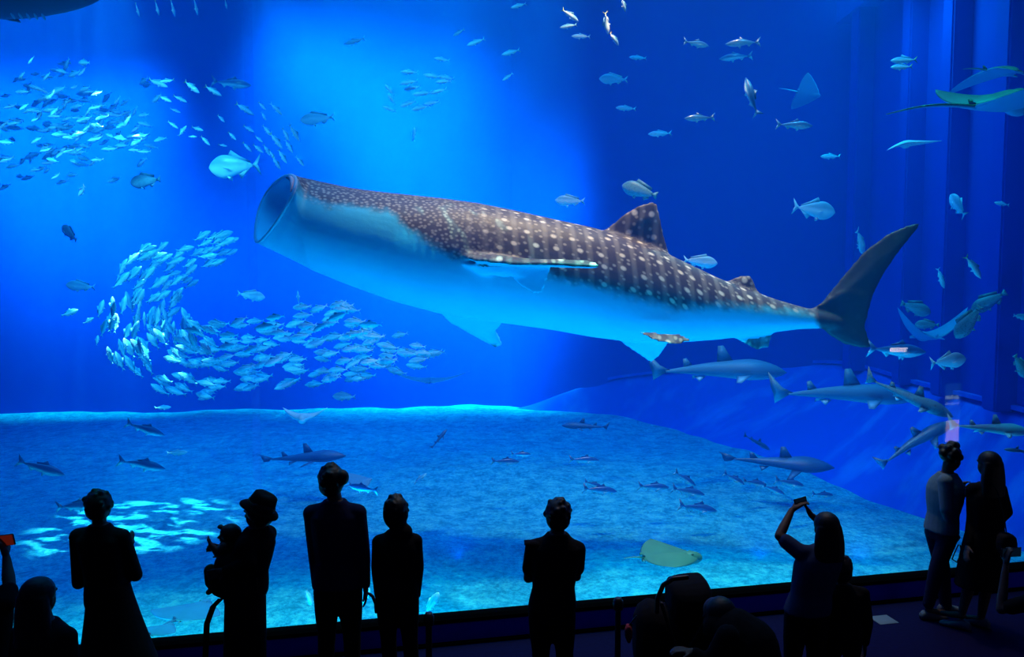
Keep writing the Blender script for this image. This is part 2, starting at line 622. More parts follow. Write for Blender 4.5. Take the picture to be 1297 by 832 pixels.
def build_whale_shark():
    bm = bmesh.new()
    rings = []
    N = 48
    xs = [s[0] for s in ST]

    def sec(c, v, side, e=1.0, bul=0.0):
        ring = []
        for i in range(N):
            an = 2 * PI * i / N
            ca, sa = math.cos(an), math.sin(an)
            ca = math.copysign(abs(ca) ** e, ca)
            ring.append(c + v * ca + side * (sa * (1 + bul * ca)))
        return ring

    def station(px):
        t_, b_, h_ = spine(px)
        dy = wy(px)
        a, b = wpt(px, t_, dy), wpt(px, b_, dy)
        return (a + b) / 2, (a - b) / 2, Vector((0, -h_, 0))
    mc, mv, ms = MOUTH
    deep = station(430)
    ax = (deep[0] - mc).normalized()
    # throat, out over the rim, then the outside of the head
    for k, f in ((.62, .30), (.45, .50), (.25, .68), (.10, .80), (.02, .87), (-.015, .94), (.0, .99), (.05, 1.02)):
        rings.append(sec(mc + ax * k, mv * f, ms * f, 1.0, .38))
    M1 = station(440)
    keys = [(mc, mv, ms), station(400), station(440)]
    for a, b in zip(keys, keys[1:]):
        for k in (.25, .5, .75, 1.0):
            rings.append(sec(*[p.lerp(q, k) for p, q in zip(a, b)], 1.0, .38 * (1 - k) if a is keys[0] else 0.))
    px = 448
    while px <= xs[-1]:
        rings.append(sec(*station(px)))
        px += 8
    loft(bm, rings)

    def blade(outline, th, y0=None, dirv=Vector((0, 1, 0)), edge=.018):
        """a fin: outline of points, given thickness along dirv, lens-like section"""
        c = sum(outline, Vector()) / len(outline)
        n = len(outline)
        a = [bm.verts.new(p + dirv * edge) for p in outline]
        b = [bm.verts.new(p - dirv * edge) for p in outline]
        ins = .55
        a2 = [bm.verts.new(p.lerp(c, ins) + dirv * th) for p in outline]
        b2 = [bm.verts.new(p.lerp(c, ins) - dirv * th) for p in outline]
        for i in range(n):
            j = (i + 1) % n
            bm.faces.new((a[i], a[j], b[j], b[i])); bm.faces.new((a[i], a2[i], a2[j], a[j])); bm.faces.new((b[i], b[j], b2[j], b2[i]))
        bm.faces.new(a2); bm.faces.new(list(reversed(b2)))

    def flat(pts, th, dyf=wy, **k):
        blade([wpt(x, y, dyf(x)) for x, y in pts], th, **k)
    # first dorsal, second dorsal
    flat([(752, 300), (770, 288), (790, 272), (810, 260), (826, 255), (832, 258), (836, 275), (841, 300), (850, 330), (842, 345), (800, 330)], .055)
    flat([(908, 362), (922, 356), (938, 349), (949, 348), (954, 355), (958, 366), (970, 380), (962, 392), (930, 385)], .035)
    # caudal: upper and lower lobes
    flat([(1015, 398), (1040, 384), (1065, 353), (1095, 318), (1125, 296), (1150, 285), (1165, 282), (1163, 288), (1140, 316), (1120, 345), (1106, 372), (1098, 400), (1095, 418), (1060, 414)], .045, edge=.024)
    flat([(1030, 400), (1090, 390), (1094, 408), (1100, 430), (1103, 440), (1092, 441), (1070, 436), (1050, 424), (1040, 414)], .04, edge=.024)
    # anal and pelvic fins
    flat([(915, 416), (985, 412), (978, 424), (974, 440), (958, 443), (940, 434), (925, 424)], .028)
    blade([wpt(805, 420, -.38), wpt(862, 424, -.32), wpt(876, 431, -.46), (wpt(872, 436, -.5)), wpt(850, 437, -.55), wpt(828, 430, -.5)], .035, dirv=Vector((0, .5, .8)))
    blade([wpt(775, 424, .2), wpt(850, 428, .2), wpt(845, 437, .3), wpt(834, 452, .4), wpt(824, 459, .42), wpt(808, 448, .35), wpt(790, 436, .25)], .03)
    # far pectoral
    blade([wpt(545, 385, .35), wpt(640, 400, .35), wpt(634, 412, .6), wpt(628, 418, .8), wpt(637, 436, 1.0), wpt(628, 440, 1.0), wpt(600, 425, .85), wpt(570, 408, .6)], .05, dirv=Vector((0, .6, .75)))
    # near pectoral: a long thin blade reaching toward the glass and back, seen almost edge on
    f = [wpt(575, 322, -.55), wpt(600, 329, -.95), wpt(650, 334, -1.35), wpt(700, 335, -1.62), (wpt(740, 336, -1.78)), wpt(760, 338, -1.84),
         wpt(752, 332, -1.70), wpt(720, 333, -1.45), (wpt(690, 334, -1.15)), wpt(670, 333, -.85), wpt(655, 331, -.50), wpt(600, 324, -.3)]
    up = Vector((0, .10, 1)).normalized()
    blade(f, .045, dirv=up, edge=.024)
    # its inner rear corner hangs down as a curling flap
    g = [wpt(585, 333, -.72), wpt(640, 336, -1.0), wpt(698, 338, -1.24), wpt(694, 350, -1.22), wpt(688, 372, -1.14), wpt(676, 372, -1.08), wpt(662, 364, -.98), wpt(650, 352, -.86), (wpt(636, 350, -.76)), wpt(600, 346, -.62)]
    blade(g, .03, dirv=Vector((.1, -.95, -.25)).normalized(), edge=.016)

    me = remeshed(bm, 'whale_shark', .026, 3)
    # ---- mouth: hollow the front disc of the head
    n = len(me.vertices)
    co = np.empty(n * 3); me.vertices.foreach_get('co', co); co = co.reshape(-1, 3)
    nr = np.empty(n * 3); me.vertices.foreach_get('normal', nr); nr = nr.reshape(-1, 3)
    # back-project to photo stations
    d = co - np.array([0, 0, CAM_Z])
    zc = d @ np.array(FWD); xc = d[:, 0] / zc * FPX + 648.5; yc = 416 - (d @ np.array(UPV)) / zc * FPX
    # anatomical side coordinate for stations, measured at the body's own distance
    S = np.array(ST, dtype=float)
    dyb = np.interp(xc, [330, 600, 900, 1070, 1165], [-.25, 0, .15, .0, -.25])
    # station x at body plane (perspective corrected for points nearer than the axis)
    sx = 648.5 + d[:, 0] / (WD + dyb) * FPX / math.cos(PITCH) * math.cos(PITCH)
    tz = np.interp(sx, S[:, 0], S[:, 1]); bz = np.interp(sx, S[:, 0], S[:, 2]); hh = np.interp(sx, S[:, 0], S[:, 3])
    # heights of those photo rows at the body distance
    def zat(py):
        up = -(py - 416.) / FPX
        dy_ = math.cos(PITCH) + math.sin(PITCH) * up; dz_ = -math.sin(PITCH) + math.cos(PITCH) * up
        return CAM_Z + dz_ / dy_ * (WD + dyb)
    zt, zb = zat(tz), zat(bz)
    zm, rz = (zt + zb) / 2, np.maximum((zt - zb) / 2, .03)
    q = (co[:, 2] - zm) / rz
    w_ = -(co[:, 1] - (WD + dyb)) / hh
    ang = np.arctan2(w_, q)                 # 0 = crest, + toward the viewer
    aa = np.abs(ang)
    rho = np.hypot(q, w_)
    # flank boundary between dark back and pale belly (radians from the crest, viewer's side)
    yb = np.interp(sx, [330, 366, 385, 410, 433, 455, 500, 520, 545, 575, 620, 700, 760, 850, 900, 950, 1000, 1045, 1070],
                   [215, 228, 243, 254, 264, 262, 268, 284, 302, 324, 332, 347, 362, 386, 384, 386, 392, 400, 404])
    near = np.arccos(np.clip((zat(yb) - zm) / rz, -.9, .97))
    far = near + .25
    B = np.where(ang >= 0, near, far)
    v = (B - aa) * rz                       # metres above the boundary along the skin
    # fins
    fin = np.zeros(n)
    dorsal = (co[:, 2] > zt + .02) | (xc > 1052) | ((xc > 1036) & (yc > 416)) | (rho > 1.35) & (q > .9)
    v = np.where(dorsal, .5, v)
    fin = np.where(dorsal & (sx > 1030), 2., np.where(dorsal, 1., 0.))
    # near pectoral blade: dark above, pale beneath
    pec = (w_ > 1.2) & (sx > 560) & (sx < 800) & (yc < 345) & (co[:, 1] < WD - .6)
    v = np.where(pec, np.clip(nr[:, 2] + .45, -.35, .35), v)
    flap = (w_ > 1.05) & (sx > 560) & (sx < 720) & (yc >= 338)
    v = np.where(flap, -.5, v)
    low = (rho > 1.12) & (q < -.5)
    pelv = low & (xc > 815) & (xc < 885) & (co[:, 1] < WD)
    v = np.where(pelv, .12, np.where(low & (xc > 915) & (xc < 990), .02, np.where(low, -.4, v)))
    tip = np.clip((yc - 424) / 14., 0, 1) * ((xc > 590) & (xc < 640))
    v = v + tip * .45
    v = np.where(xc > 1050, .5, v); fin = np.where(xc > 1036, 2., fin)
    blend = np.clip((xc - 1030) / 22., 0, 1); v = np.where((xc > 1030) & (xc <= 1050), v * (1 - blend) + .3 * blend, v)
    mc, mv, ms = MOUTH
    r = co - np.array(mc)
    mr = r @ np.array(mv) / mv.length_squared
    mr = np.hypot(mr, r @ np.array(ms) / ms.length_squared / (1 + .38 * np.clip(mr, -1, 1)))
    ax = np.array((deep[0] - mc).normalized())
    dd = r @ ax
    inm = (sx < 445) & (dd < .75) & (mr < .93 - .75 * np.maximum(dd, 0))
    v = np.where(inm | (dd < .03), -.5, v)
    for nm, arr in (('skin_v', v), ('skin_u', (sx - 330) * .0106), ('skin_w', np.where(dorsal | pec | low, co[:, 2], ang * rz * 1.25)), ('fin', fin)):
        at = me.attributes.new(nm, 'FLOAT', 'POINT')
        at.data.foreach_set('value', arr.astype(np.float32))
    return me


t = NT('whale_shark_skin')
def attr(nm):
    a = t.n('ShaderNodeAttribute'); a.attribute_name = nm
    return a.outputs['Fac']
u, v, w_ = attr('skin_u'), attr('skin_v'), attr('skin_w')
fin = attr('fin')
cmb = t.n('ShaderNodeCombineXYZ'); t.link(u, cmb.inputs[0]); t.link(w_, cmb.inputs[1])
uv = cmb.outputs[0]
# pale spots in rows; small and crowded on the head, larger behind
def spots(scale, rnd_, r0, r1, sx=1., off=0.):
    vo = t.n('ShaderNodeTexVoronoi', voronoi_dimensions='2D')
    vo.inputs['Scale'].default_value = scale; vo.inputs['Randomness'].default_value = rnd_
    t.link(t.mapping(uv, (sx, 1, 1), (0, 0, math.radians(off))), vo.inputs['Vector'])
    return t.ramp(vo.outputs['Distance'], [(r0, 1.), (r1, 0.)])
small = spots(15., .85, .16, .40)
big = spots(3.7, .50, .09, .19, 1.0, 14)
mid = spots(7.6, .75, .10, .24, 1., 14)
headf = t.n('ShaderNodeMapRange'); headf.inputs[1].default_value = 2.6; headf.inputs[2].default_value = 3.4; t.link(u, headf.inputs[0])
body_sp = t.math('MAXIMUM', big, t.math('MULTIPLY', mid, .42))
# pale upright bars between the spots
wv = t.n('ShaderNodeTexWave', wave_type='BANDS', bands_direction='X'); wv.inputs['Scale'].default_value = 1.65; wv.inputs['Distortion'].default_value = 1.1; wv.inputs['Detail'].default_value = 2; wv.inputs['Detail Scale'].default_value = 1.2
t.link(t.mapping(uv, (1, .35, 1), (0, 0, math.radians(8))), wv.inputs['Vector'])
bars = t.ramp(wv.outputs['Fac'], [(.5, 0.), (.95, .16)])
body_sp = t.math('MAXIMUM', body_sp, bars)
pat = t.n('ShaderNodeMix', data_type='FLOAT'); t.link(headf.outputs[0], pat.inputs[0]); t.link(t.math('MULTIPLY', small, .34), pat.inputs[2]); t.link(body_sp, pat.inputs[3])
pat = pat.outputs[0]
tailf = t.n('ShaderNodeMapRange'); tailf.inputs[1].default_value = 6.6; tailf.inputs[2].default_value = 7.6; tailf.inputs[3].default_value = 1; tailf.inputs[4].default_value = .10; t.link(u, tailf.inputs[0])
pat = t.math('MULTIPLY', pat, tailf.outputs[0])
mott = t.noise(uv, 5., 5, .6, '2D')
dark = t.mix(mott, (.050, .034, .030), (.135, .10, .085))
dark = t.mix(pat, dark, (1.0, .84, .60))
tailm = t.math('GREATER_THAN', fin, 1.5)
dark = t.mix(t.math('MULTIPLY', tailm, .85), dark, (.020, .035, .035))
bel = t.mix(t.noise(t.coord('Object'), 2.2, 4), (.05, .68, .86), (.09, .80, .95))
edge = t.noise(uv, 4.5, 4, .6, '2D')
vv = t.math('ADD', v, t.math('MULTIPLY', t.math('SUBTRACT', edge, .5), .2))
bmk = t.n('ShaderNodeMapRange'); bmk.interpolation_type = 'SMOOTHSTEP'; bmk.inputs[1].default_value = -.14; bmk.inputs[2].default_value = .07; t.link(vv, bmk.inputs[0])
c = t.mix(bmk.outputs[0], bel, dark)
t.bsdf(c, .5, 0, .35, mott, .25, .02)
M_whale = t.m
M_eye = mat_plain('eye_black', (.003, .003, .004), .15, 0, .6)
M_mouth = mat_plain('mouth_lining', (.45, .62, .70), .5, 0, .3, .2)
M_throat = mat_plain('throat_dark', (.03, .05, .08), .7, 0, .1, .2)
M_lip = mat_plain('pink_lip', (.85, .50, .50), .5, 0, .3, .2)

ws = obj('whale_shark', build_whale_shark(), M_whale)
tag(ws, 'huge whale shark with pale spots on a brown back and white belly, mouth gaping', 'whale shark')
mc, mv, ms = MOUTH
def rimpt(a, f=1., off=0.):
    return mc + mv * (math.cos(a) * f) + ms * (math.sin(a) * f * (1 + .38 * math.cos(a))) + Vector((-off, 0, 0))
bm = bmesh.new()
ring = []
for i in range(72):
    a = 2 * PI * i / 72
    c = rimpt(a, .965, .0); o_ = (rimpt(a, 1.1) - c).normalized(); fw = Vector((-1, -.2, 0)).normalized()
    ring.append([c + o_ * (.022 * math.cos(q)) + fw * (.022 * math.sin(q)) for q in [2 * PI * j / 8 for j in range(8)]])
ring.append(ring[0])
loft(bm, ring, cap=False)
lip = obj('mouth_rim', bm, M_mouth, ws); lip['label'] = 'pale gaping lip ring'
bm = bmesh.new()
pts = [rimpt(a, .93, .03) for a in np.linspace(.30, 1.15, 14)]
chain(bm, pts, [.010 + .022 * math.sin(PI * k / 13) for k in range(14)], 10)
o = obj('upper_lip', bm, M_lip, ws); o['label'] = 'pink upper lip'
bm = bmesh.new(); ellipsoid(bm, wpt(424, 259, -.70), (.036, .02, .034)); obj('eye', bm, M_eye, ws)
# ------------------------------------------------------------------ fish, rays and small sharks
def skin(name, back, side, belly, rough=.35, metal=.2, tail=None, zlo=-.04, zhi=.07, spots=None):
    """back darker than the belly, the pattern tied to the animal's own height and length"""
    t = NT(name)
    co = t.coord('Object')
    sp = t.n('ShaderNodeSeparateXYZ'); t.link(co, sp.inputs[0])
    f = t.n('ShaderNodeMapRange'); f.inputs[1].default_value = zlo; f.inputs[2].default_value = zhi; t.link(sp.outputs[2], f.inputs[0])
    nz = t.noise(co, 14, 3)
    fac = t.math('ADD', f.outputs[0], t.math('MULTIPLY', t.math('SUBTRACT', nz, .5), .25), True)
    c = t.ramp(fac, [(.1, belly), (.5, side), (.9, back)])
    if spots:
        vo = t.n('ShaderNodeTexVoronoi'); vo.inputs['Scale'].default_value = spots[0]; t.link(co, vo.inputs['Vector'])
        c = t.mix(t.math('MULTIPLY', t.ramp(vo.outputs['Distance'], [(spots[1], 1.), (spots[1] + .1, 0.)]), spots[2]), c, spots[3])
    if tail:
        g = t.n('ShaderNodeMapRange'); g.inputs[1].default_value = -.33; g.inputs[2].default_value = -.42; t.link(sp.outputs[0], g.inputs[0])
        c = t.mix(g.outputs[0], c, tail)
    t.bsdf(c, rough, metal, .5)
    return t.m


M_scad = skin('silver_scad', (.10, .52, .70), (.30, .84, .95), (.62, 1, 1), .3, .0)
M_fus = skin('yellowtail_fusilier', (.16, .50, .70), (.45, .80, .92), (.80, 1, 1), .3, .0, (.45, .55, .08))
M_trev = skin('silver_trevally', (.20, .48, .60), (.40, .70, .82), (.62, .9, .95), .35, .0)
M_tuna = skin('dark_backed_tuna', (.015, .10, .26), (.05, .28, .5), (.60, .95, .95), .3, .0, None, -.06, .02)
M_group = skin('brown_grouper', (.08, .22, .26), (.13, .34, .38), (.26, .5, .55), .5, .0, None, -.1, .1, (26, .25, .7, (.05, .07, .07)))
M_shark_grey = skin('grey_shark', (.05, .20, .32), (.09, .30, .45), (.30, .65, .8), .5, 0, None, -.05, .02)
M_shark_dark = skin('dark_shark', (.02, .11, .24), (.03, .15, .3), (.16, .42, .6), .5, 0, None, -.06, .0)
M_shark_spot = skin('spotted_shark', (.10, .20, .24), (.14, .32, .38), (.5, .8, .85), .6, 0, None, -.06, .0, (40, .22, .6, (.05, .06, .06)))
M_shark_pale = skin('pale_shark', (.16, .34, .40), (.28, .52, .56), (.7, .95, .95), .5, 0, None, -.06, .02)


def plate(bm, pts, th):
    """thin fin with real thickness and a rounded middle; pts in 3D, roughly coplanar"""
    pts = [Vector(p) for p in pts]
    c = sum(pts, Vector()) / len(pts)
    n = Vector()
    for i in range(len(pts)):
        n += (pts[i] - c).cross(pts[(i + 1) % len(pts)] - c)
    n.normalize()
    a = [bm.verts.new(p) for p in pts]
    t_, b_ = bm.verts.new(c + n * th), bm.verts.new(c - n * th)
    for i in range(len(pts)):
        j = (i + 1) % len(pts)
        bm.faces.new((a[i], a[j], t_)); bm.faces.new((a[j], a[i], b_))


def fish_mesh(name, H=.28, T=.13, peak=.38, tailf=.16, fork=.10, dorsal=((.12, .09), (-.25, .03)), anal=((-.05, .05), (-.28, .02)), pect=.12, snout=.35, peduncle=.022, bend=0., seg=12, ns=13, lunate=False):
    """nose at +x .5, tail fork at -x .5; H height and T thickness as fractions of the length"""
    bm = bmesh.new()
    rings = []
    x0, x1 = .5, -.36
    for k in range(ns + 1):
        u = k / ns
        x = x0 + (x1 - x0) * u
        if u < peak: h = (math.sin(PI / 2 * (u / peak)) ** (.5 + snout))
        else: h = 1 - (1 - peduncle * 2 / H) * ((u - peak) / (1 - peak)) ** 1.35
        h = max(h, .06) * H / 2
        w = h * T / H * (1.0 if u < .7 else 1 - .5 * (u - .7) / .3)
        yb = bend * math.sin((u) * PI * 1.2) * (u)
        rings.append([Vector((x, yb + w * math.sin(2 * PI * i / seg), h * math.cos(2 * PI * i / seg) * (1 if math.cos(2 * PI * i / seg) > 0 else .95) - .01)) for i in range(seg)])
    loft(bm, rings)
    yt = bend * math.sin(PI * 1.2)
    xt = -.34
    tx = -.5
    if lunate:
        plate(bm, [(xt, yt, .01), (xt - .05, yt, .05), (tx - .01, yt * 1.1, tailf), (tx + .025, yt, .05), (tx + .05, yt, 0), (tx + .025, yt, -.05), (tx - .01, yt * 1.1, -tailf), (xt - .05, yt, -.05), (xt, yt, -.01)], .008)
    else:
        plate(bm, [(xt, yt, .012), (xt - .06, yt, .05), (tx, yt * 1.1, tailf), (tx + fork * .45, yt, .05), (tx + fork, yt, 0), (tx + fork * .45, yt, -.05), (tx, yt * 1.1, -tailf), (xt - .06, yt, -.05), (xt, yt, -.012)], .01)
    def hh(x):
        u = (x0 - x) / (x0 - x1)
        h = (math.sin(PI / 2 * (u / peak)) ** (.5 + snout)) if u < peak else 1 - (1 - peduncle * 2 / H) * ((u - peak) / (1 - peak)) ** 1.35
        return h * H / 2
    if dorsal:
        (xa, ha), (xb, hb) = dorsal
        plate(bm, [(xa + .03, 0, hh(xa) - .02), (xa - .04, 0, hh(xa - .04) + ha), (lerp(xa, xb, .5), 0, hh(lerp(xa, xb, .5)) + lerp(ha, hb, .7)), (xb - .02, 0, hh(xb) + hb), (xb, 0, hh(xb) - .015), (lerp(xa, xb, .5), 0, hh(lerp(xa, xb, .5)) - .03)], .006)
    if anal:
        (xa, ha), (xb, hb) = anal
        plate(bm, [(xa + .03, 0, -hh(xa) + .01), (xa - .05, 0, -hh(xa) - ha), (xb, 0, -hh(xb) - hb), (xb, 0, -hh(xb) + .005)], .006)
    if pect:
        for s in (-1, 1):
            y = s * T * .42
            plate(bm, [(.22, y, -.02), (.18, y + s * .03, -.03), (.20 - pect, y + s * .07, -.07), (.14 - pect * .5, y + s * .03, -.055), (.17, y, -.045)], .005)
            plate(bm, [(.14, s * T * .2, -H * .42), (.08, s * T * .3, -H * .5 - .05), (.05, s * T * .2, -H * .44)], .005)
    m = bpy.data.meshes.new(name)
    bmesh.ops.recalc_face_normals(bm, faces=bm.faces)
    bm.to_mesh(m); bm.free()
    m.polygons.foreach_set('use_smooth', [True] * len(m.polygons))
    return m


FISH = {}
def kind(key, me, mat):
    me.materials.append(mat); FISH[key] = me
kind('scad', fish_mesh('scad', .32, .14, seg=8, ns=9, pect=.08, tailf=.11), M_scad)
kind('scad_bent', fish_mesh('scad_bent', .31, .14, seg=8, ns=9, pect=.08, tailf=.11, bend=.06), M_scad)
kind('fusilier', fish_mesh('fusilier', .25, .12, seg=8, ns=9, pect=.08, tailf=.13, fork=.14), M_fus)
kind('fusilier_bent', fish_mesh('fusilier_bent', .25, .12, seg=8, ns=9, pect=.08, tailf=.13, fork=.14, bend=-.08), M_fus)
kind('trevally', fish_mesh('trevally', .44, .15, .36, .20, .13, ((.10, .10), (-.30, .02)), ((-.08, .10), (-.30, .02)), .16, .12, .018, lunate=True, seg=16, ns=18), M_trev)
kind('snapper', fish_mesh('snapper', .36, .15, .34, .13, .07, ((.18, .06), (-.28, .04)), ((-.12, .07), (-.28, .03)), .13, .2, .035, seg=16, ns=16), M_trev)
kind('tuna', fish_mesh('tuna', .23, .16, .40, .15, .05, ((.12, .07), (-.10, .01)), ((-.12, .06), (-.25, .01)), .14, .3, .012, lunate=True, seg=16, ns=18), M_tuna)
kind('tuna_bent', fish_mesh('tuna_bent', .22, .16, .40, .15, .05, ((.12, .07), (-.10, .01)), ((-.12, .06), (-.25, .01)), .14, .3, .012, lunate=True, bend=.10, seg=16, ns=18), M_tuna)
kind('jack', fish_mesh('jack', .24, .12, .36, .13, .10, ((.12, .06), (-.28, .02)), ((-.05, .05), (-.28, .02)), .1, .25, .016, seg=12, ns=14), M_scad)
kind('grouper', fish_mesh('grouper', .42, .26, .36, .11, .0, ((.16, .08), (-.30, .07)), ((-.14, .09), (-.30, .06)), .14, .1, .06, seg=18, ns=18), M_group)


def place(me, name, px, py, Y, size_px, ang=0., out=0., roll=0., label=None, cat='fish', group=None, size_m=None):
    """heading ANG degrees in the plane across the view (0 right, 90 up), OUT degrees toward the far wall"""
    o = bpy.data.objects.new(name, FISH[me] if isinstance(me, str) else me)
    COL.objects.link(o)
    p = P(px, py, Y)
    L = size_m or size_px * Y / FPX / max(.35, math.cos(math.radians(out)))
    o.location = p
    a, b = math.radians(ang), math.radians(out)
    d = Vector((math.cos(a) * math.cos(b), math.sin(b), math.sin(a) * math.cos(b)))
    upg = Vector((0, 0, 1)) if abs(d.z) < .97 else Vector((-math.copysign(1, d.x), 0, 0))
    y = upg.cross(d).normalized(); z = d.cross(y).normalized()
    M = Matrix((d, y, z)).transposed().to_4x4()
    if roll: M = M @ Matrix.Rotation(math.radians(roll), 4, 'X')
    o.rotation_euler = M.to_euler()
    o.scale = (L, L, L)
    tag(o, label, cat, group)
    return o


class Spread:
    """keeps fish of a school from touching"""
    def __init__(self): self.g = {}
    def ok(self, p, r):
        k = tuple(int(math.floor(c / .5)) for c in p)
        for i in (-1, 0, 1):
            for j in (-1, 0, 1):
                for l in (-1, 0, 1):
                    for q, rq in self.g.get((k[0] + i, k[1] + j, k[2] + l), ()):
                        if (q - p).length < (r + rq): return False
        self.g.setdefault(k, []).append((p.copy(), r))
        return True


SPR = Spread()
# --- the swirling school: a path in the photo, half width across it
PATH = [(296, 302, 14), (262, 318, 22), (232, 335, 34), (200, 352, 50), (182, 385, 58), (188, 425, 58), (216, 452, 52), (255, 458, 50), (300, 452, 50), (350, 446, 50), (400, 437, 56), (445, 428, 58), (490, 428, 48), (530, 430, 38), (556, 428, 18)]
def path_at(k):
    n = len(PATH) - 1
    x = k * n; i = min(int(x), n - 1); f = x - i
    a = [lerp(PATH[i][q], PATH[i + 1][q], f) for q in range(3)]
    d = Vector((PATH[i + 1][0] - PATH[max(i - 1, 0)][0], PATH[i + 1][1] - PATH[max(i - 1, 0)][1]))
    return a, d.normalized()
r_ = random.Random(21)
cnt = 0; tries = 0
area_w = [path_at(k / 60)[0][2] for k in range(61)]
while cnt < 292 and tries < 20000:
    tries += 1
    k = r_.random()
    (cx, cy_, hw), d = path_at(k)
    if r_.random() > hw / 58.: continue
    off = r_.uniform(-1, 1)
    off = math.copysign(abs(off) ** .9, off)
    n2 = Vector((-d.y, d.x))
    x, y = cx + n2.x * off * hw, cy_ + n2.y * off * hw * .93
    if 245 < x < 372 and 335 < y < 392: continue       # the dark hollow of the swirl
    if y < 224 + (x - 328) * .52 + 102 and x > 326: continue    # behind the whale shark
    Y = 13.2 + 1.5 * off * (-1 if k < .4 else 1) + r_.uniform(-1.9, 1.9) + (1.0 if k < .3 else 0)
    sz = r_.uniform(22, 31) * (.85 if k < .2 else 1)
    if not SPR.ok(P(x, y, Y), .138): continue
    # they swim to the left along the bottom and up the left side
    ang = math.degrees(math.atan2(d.y, -d.x)) + r_.gauss(0, 9)
    lab = 'small silver fish in the upper arm of the swirling school' if k < .28 else ('small silver fish on the outer bend of the swirling school' if k < .5 else 'small silver fish in the lower sweep of the swirling school')
    grp = 'silver fish of the swirl, ' + ('upper arm' if k < .28 else 'outer bend' if k < .5 else 'lower sweep')
    place('scad' if r_.random() < .6 else 'scad_bent', 'silver_scad', x, y, Y, sz, ang, r_.uniform(-22, 22), r_.uniform(-14, 14), lab, 'fish', grp)
    cnt += 1
# --- the loose school high in the light shaft
cnt = 0; tries = 0
while cnt < 190 and tries < 9000:
    tries += 1
    x, y = r_.gauss(88, 62), r_.gauss(0, 34)
    y = y * (1.15 if x < 120 else .8) + 148 + (x - 90) * .10 + (12 if x < 60 else 0)
    if not (2 < x < 212 and 62 < y < 262): continue
    Y = r_.uniform(11.6, 16.5)
    if not SPR.ok(P(x, y, Y), .11): continue
    ang = r_.choice((200, 205, 195, 215, 180, 185)) + r_.gauss(0, 14)
    place('scad' if r_.random() < .55 else 'fusilier_bent', 'silver_scad' if False else 'schooling_fusilier', x, y, Y, r_.uniform(14, 21), ang, r_.uniform(-35, 35), r_.uniform(-20, 20),
          'small pale fish of the loose school high in the broad light shaft', 'fish', 'pale fish scattered in the bright light shaft')
    cnt += 1
# --- yellow tailed band crossing the dark water: x, y, length, angle of the heading
for x, y, L, a in [(200, 105, 30, -22), (243, 110, 28, -38), (270, 115, 24, -30), (209, 125, 20, -25), (228, 125, 18, -25), (222, 140, 14, -20), (219, 158, 16, -35), (231, 166, 18, 60), (250, 163, 18, -18), (244, 173, 12, 0),
                   (260, 178, 18, -45), (282, 184, 12, -10), (280, 150, 14, -45), (294, 172, 16, -45), (310, 138, 26, -32), (332, 134, 16, -45), (350, 138, 22, -45), (334, 147, 14, -60), (315, 163, 18, -30), (338, 165, 20, -50),
                   (350, 178, 26, -55), (362, 170, 22, -60), (373, 168, 26, -60), (366, 185, 22, -60), (313, 186, 16, -50), (327, 188, 18, -40), (338, 190, 18, -60), (358, 198, 22, -60), (380, 204, 18, -50), (350, 206, 20, -60), (328, 176, 14, -40), (345, 196, 14, -60)]:
    place('fusilier', 'yellowtail_fusilier', x, y, 13.0 + r_.uniform(-.8, 1.2), L * .92, a, r_.uniform(-10, 25), 0, 'slender fish with yellow green tail in the band crossing dark water', 'fish', 'yellow tailed fish crossing the dark water')
# --- a knot of fish high in the middle shaft
for x, y, L, a in [(519, 91, 22, 178), (548, 96, 24, 170), (565, 98, 22, 175), (518, 104, 24, 185), (522, 111, 22, 190), (494, 114, 18, 130), (496, 125, 16, 125), (535, 118, 26, 188), (556, 115, 22, 195), (562, 103, 20, 185), (517, 131, 22, 200), (533, 136, 24, 195), (547, 130, 20, 190), (494, 138, 18, 160)]:
    place('jack', 'banded_jack', x, y, 13.5 + r_.uniform(-.7, .7), L, a, r_.uniform(-12, 12), 0, 'small bright fish in the tight knot high in the middle light shaft', 'fish', 'knot of bright fish in the middle shaft')
# --- small fish near the top edge, seen nearly from below
for x, y, L, a in [(199, 10, 16, -90), (219, 10, 18, -90), (248, 8, 18, -90), (286, 4, 12, -90), (174, 12, 14, -90)]:
    place('fusilier', 'schooling_fusilier', x, y, 13, L, a, 35, 0, 'small fish pointing downward in a short row under the surface', 'fish', 'short row of fish under the surface')

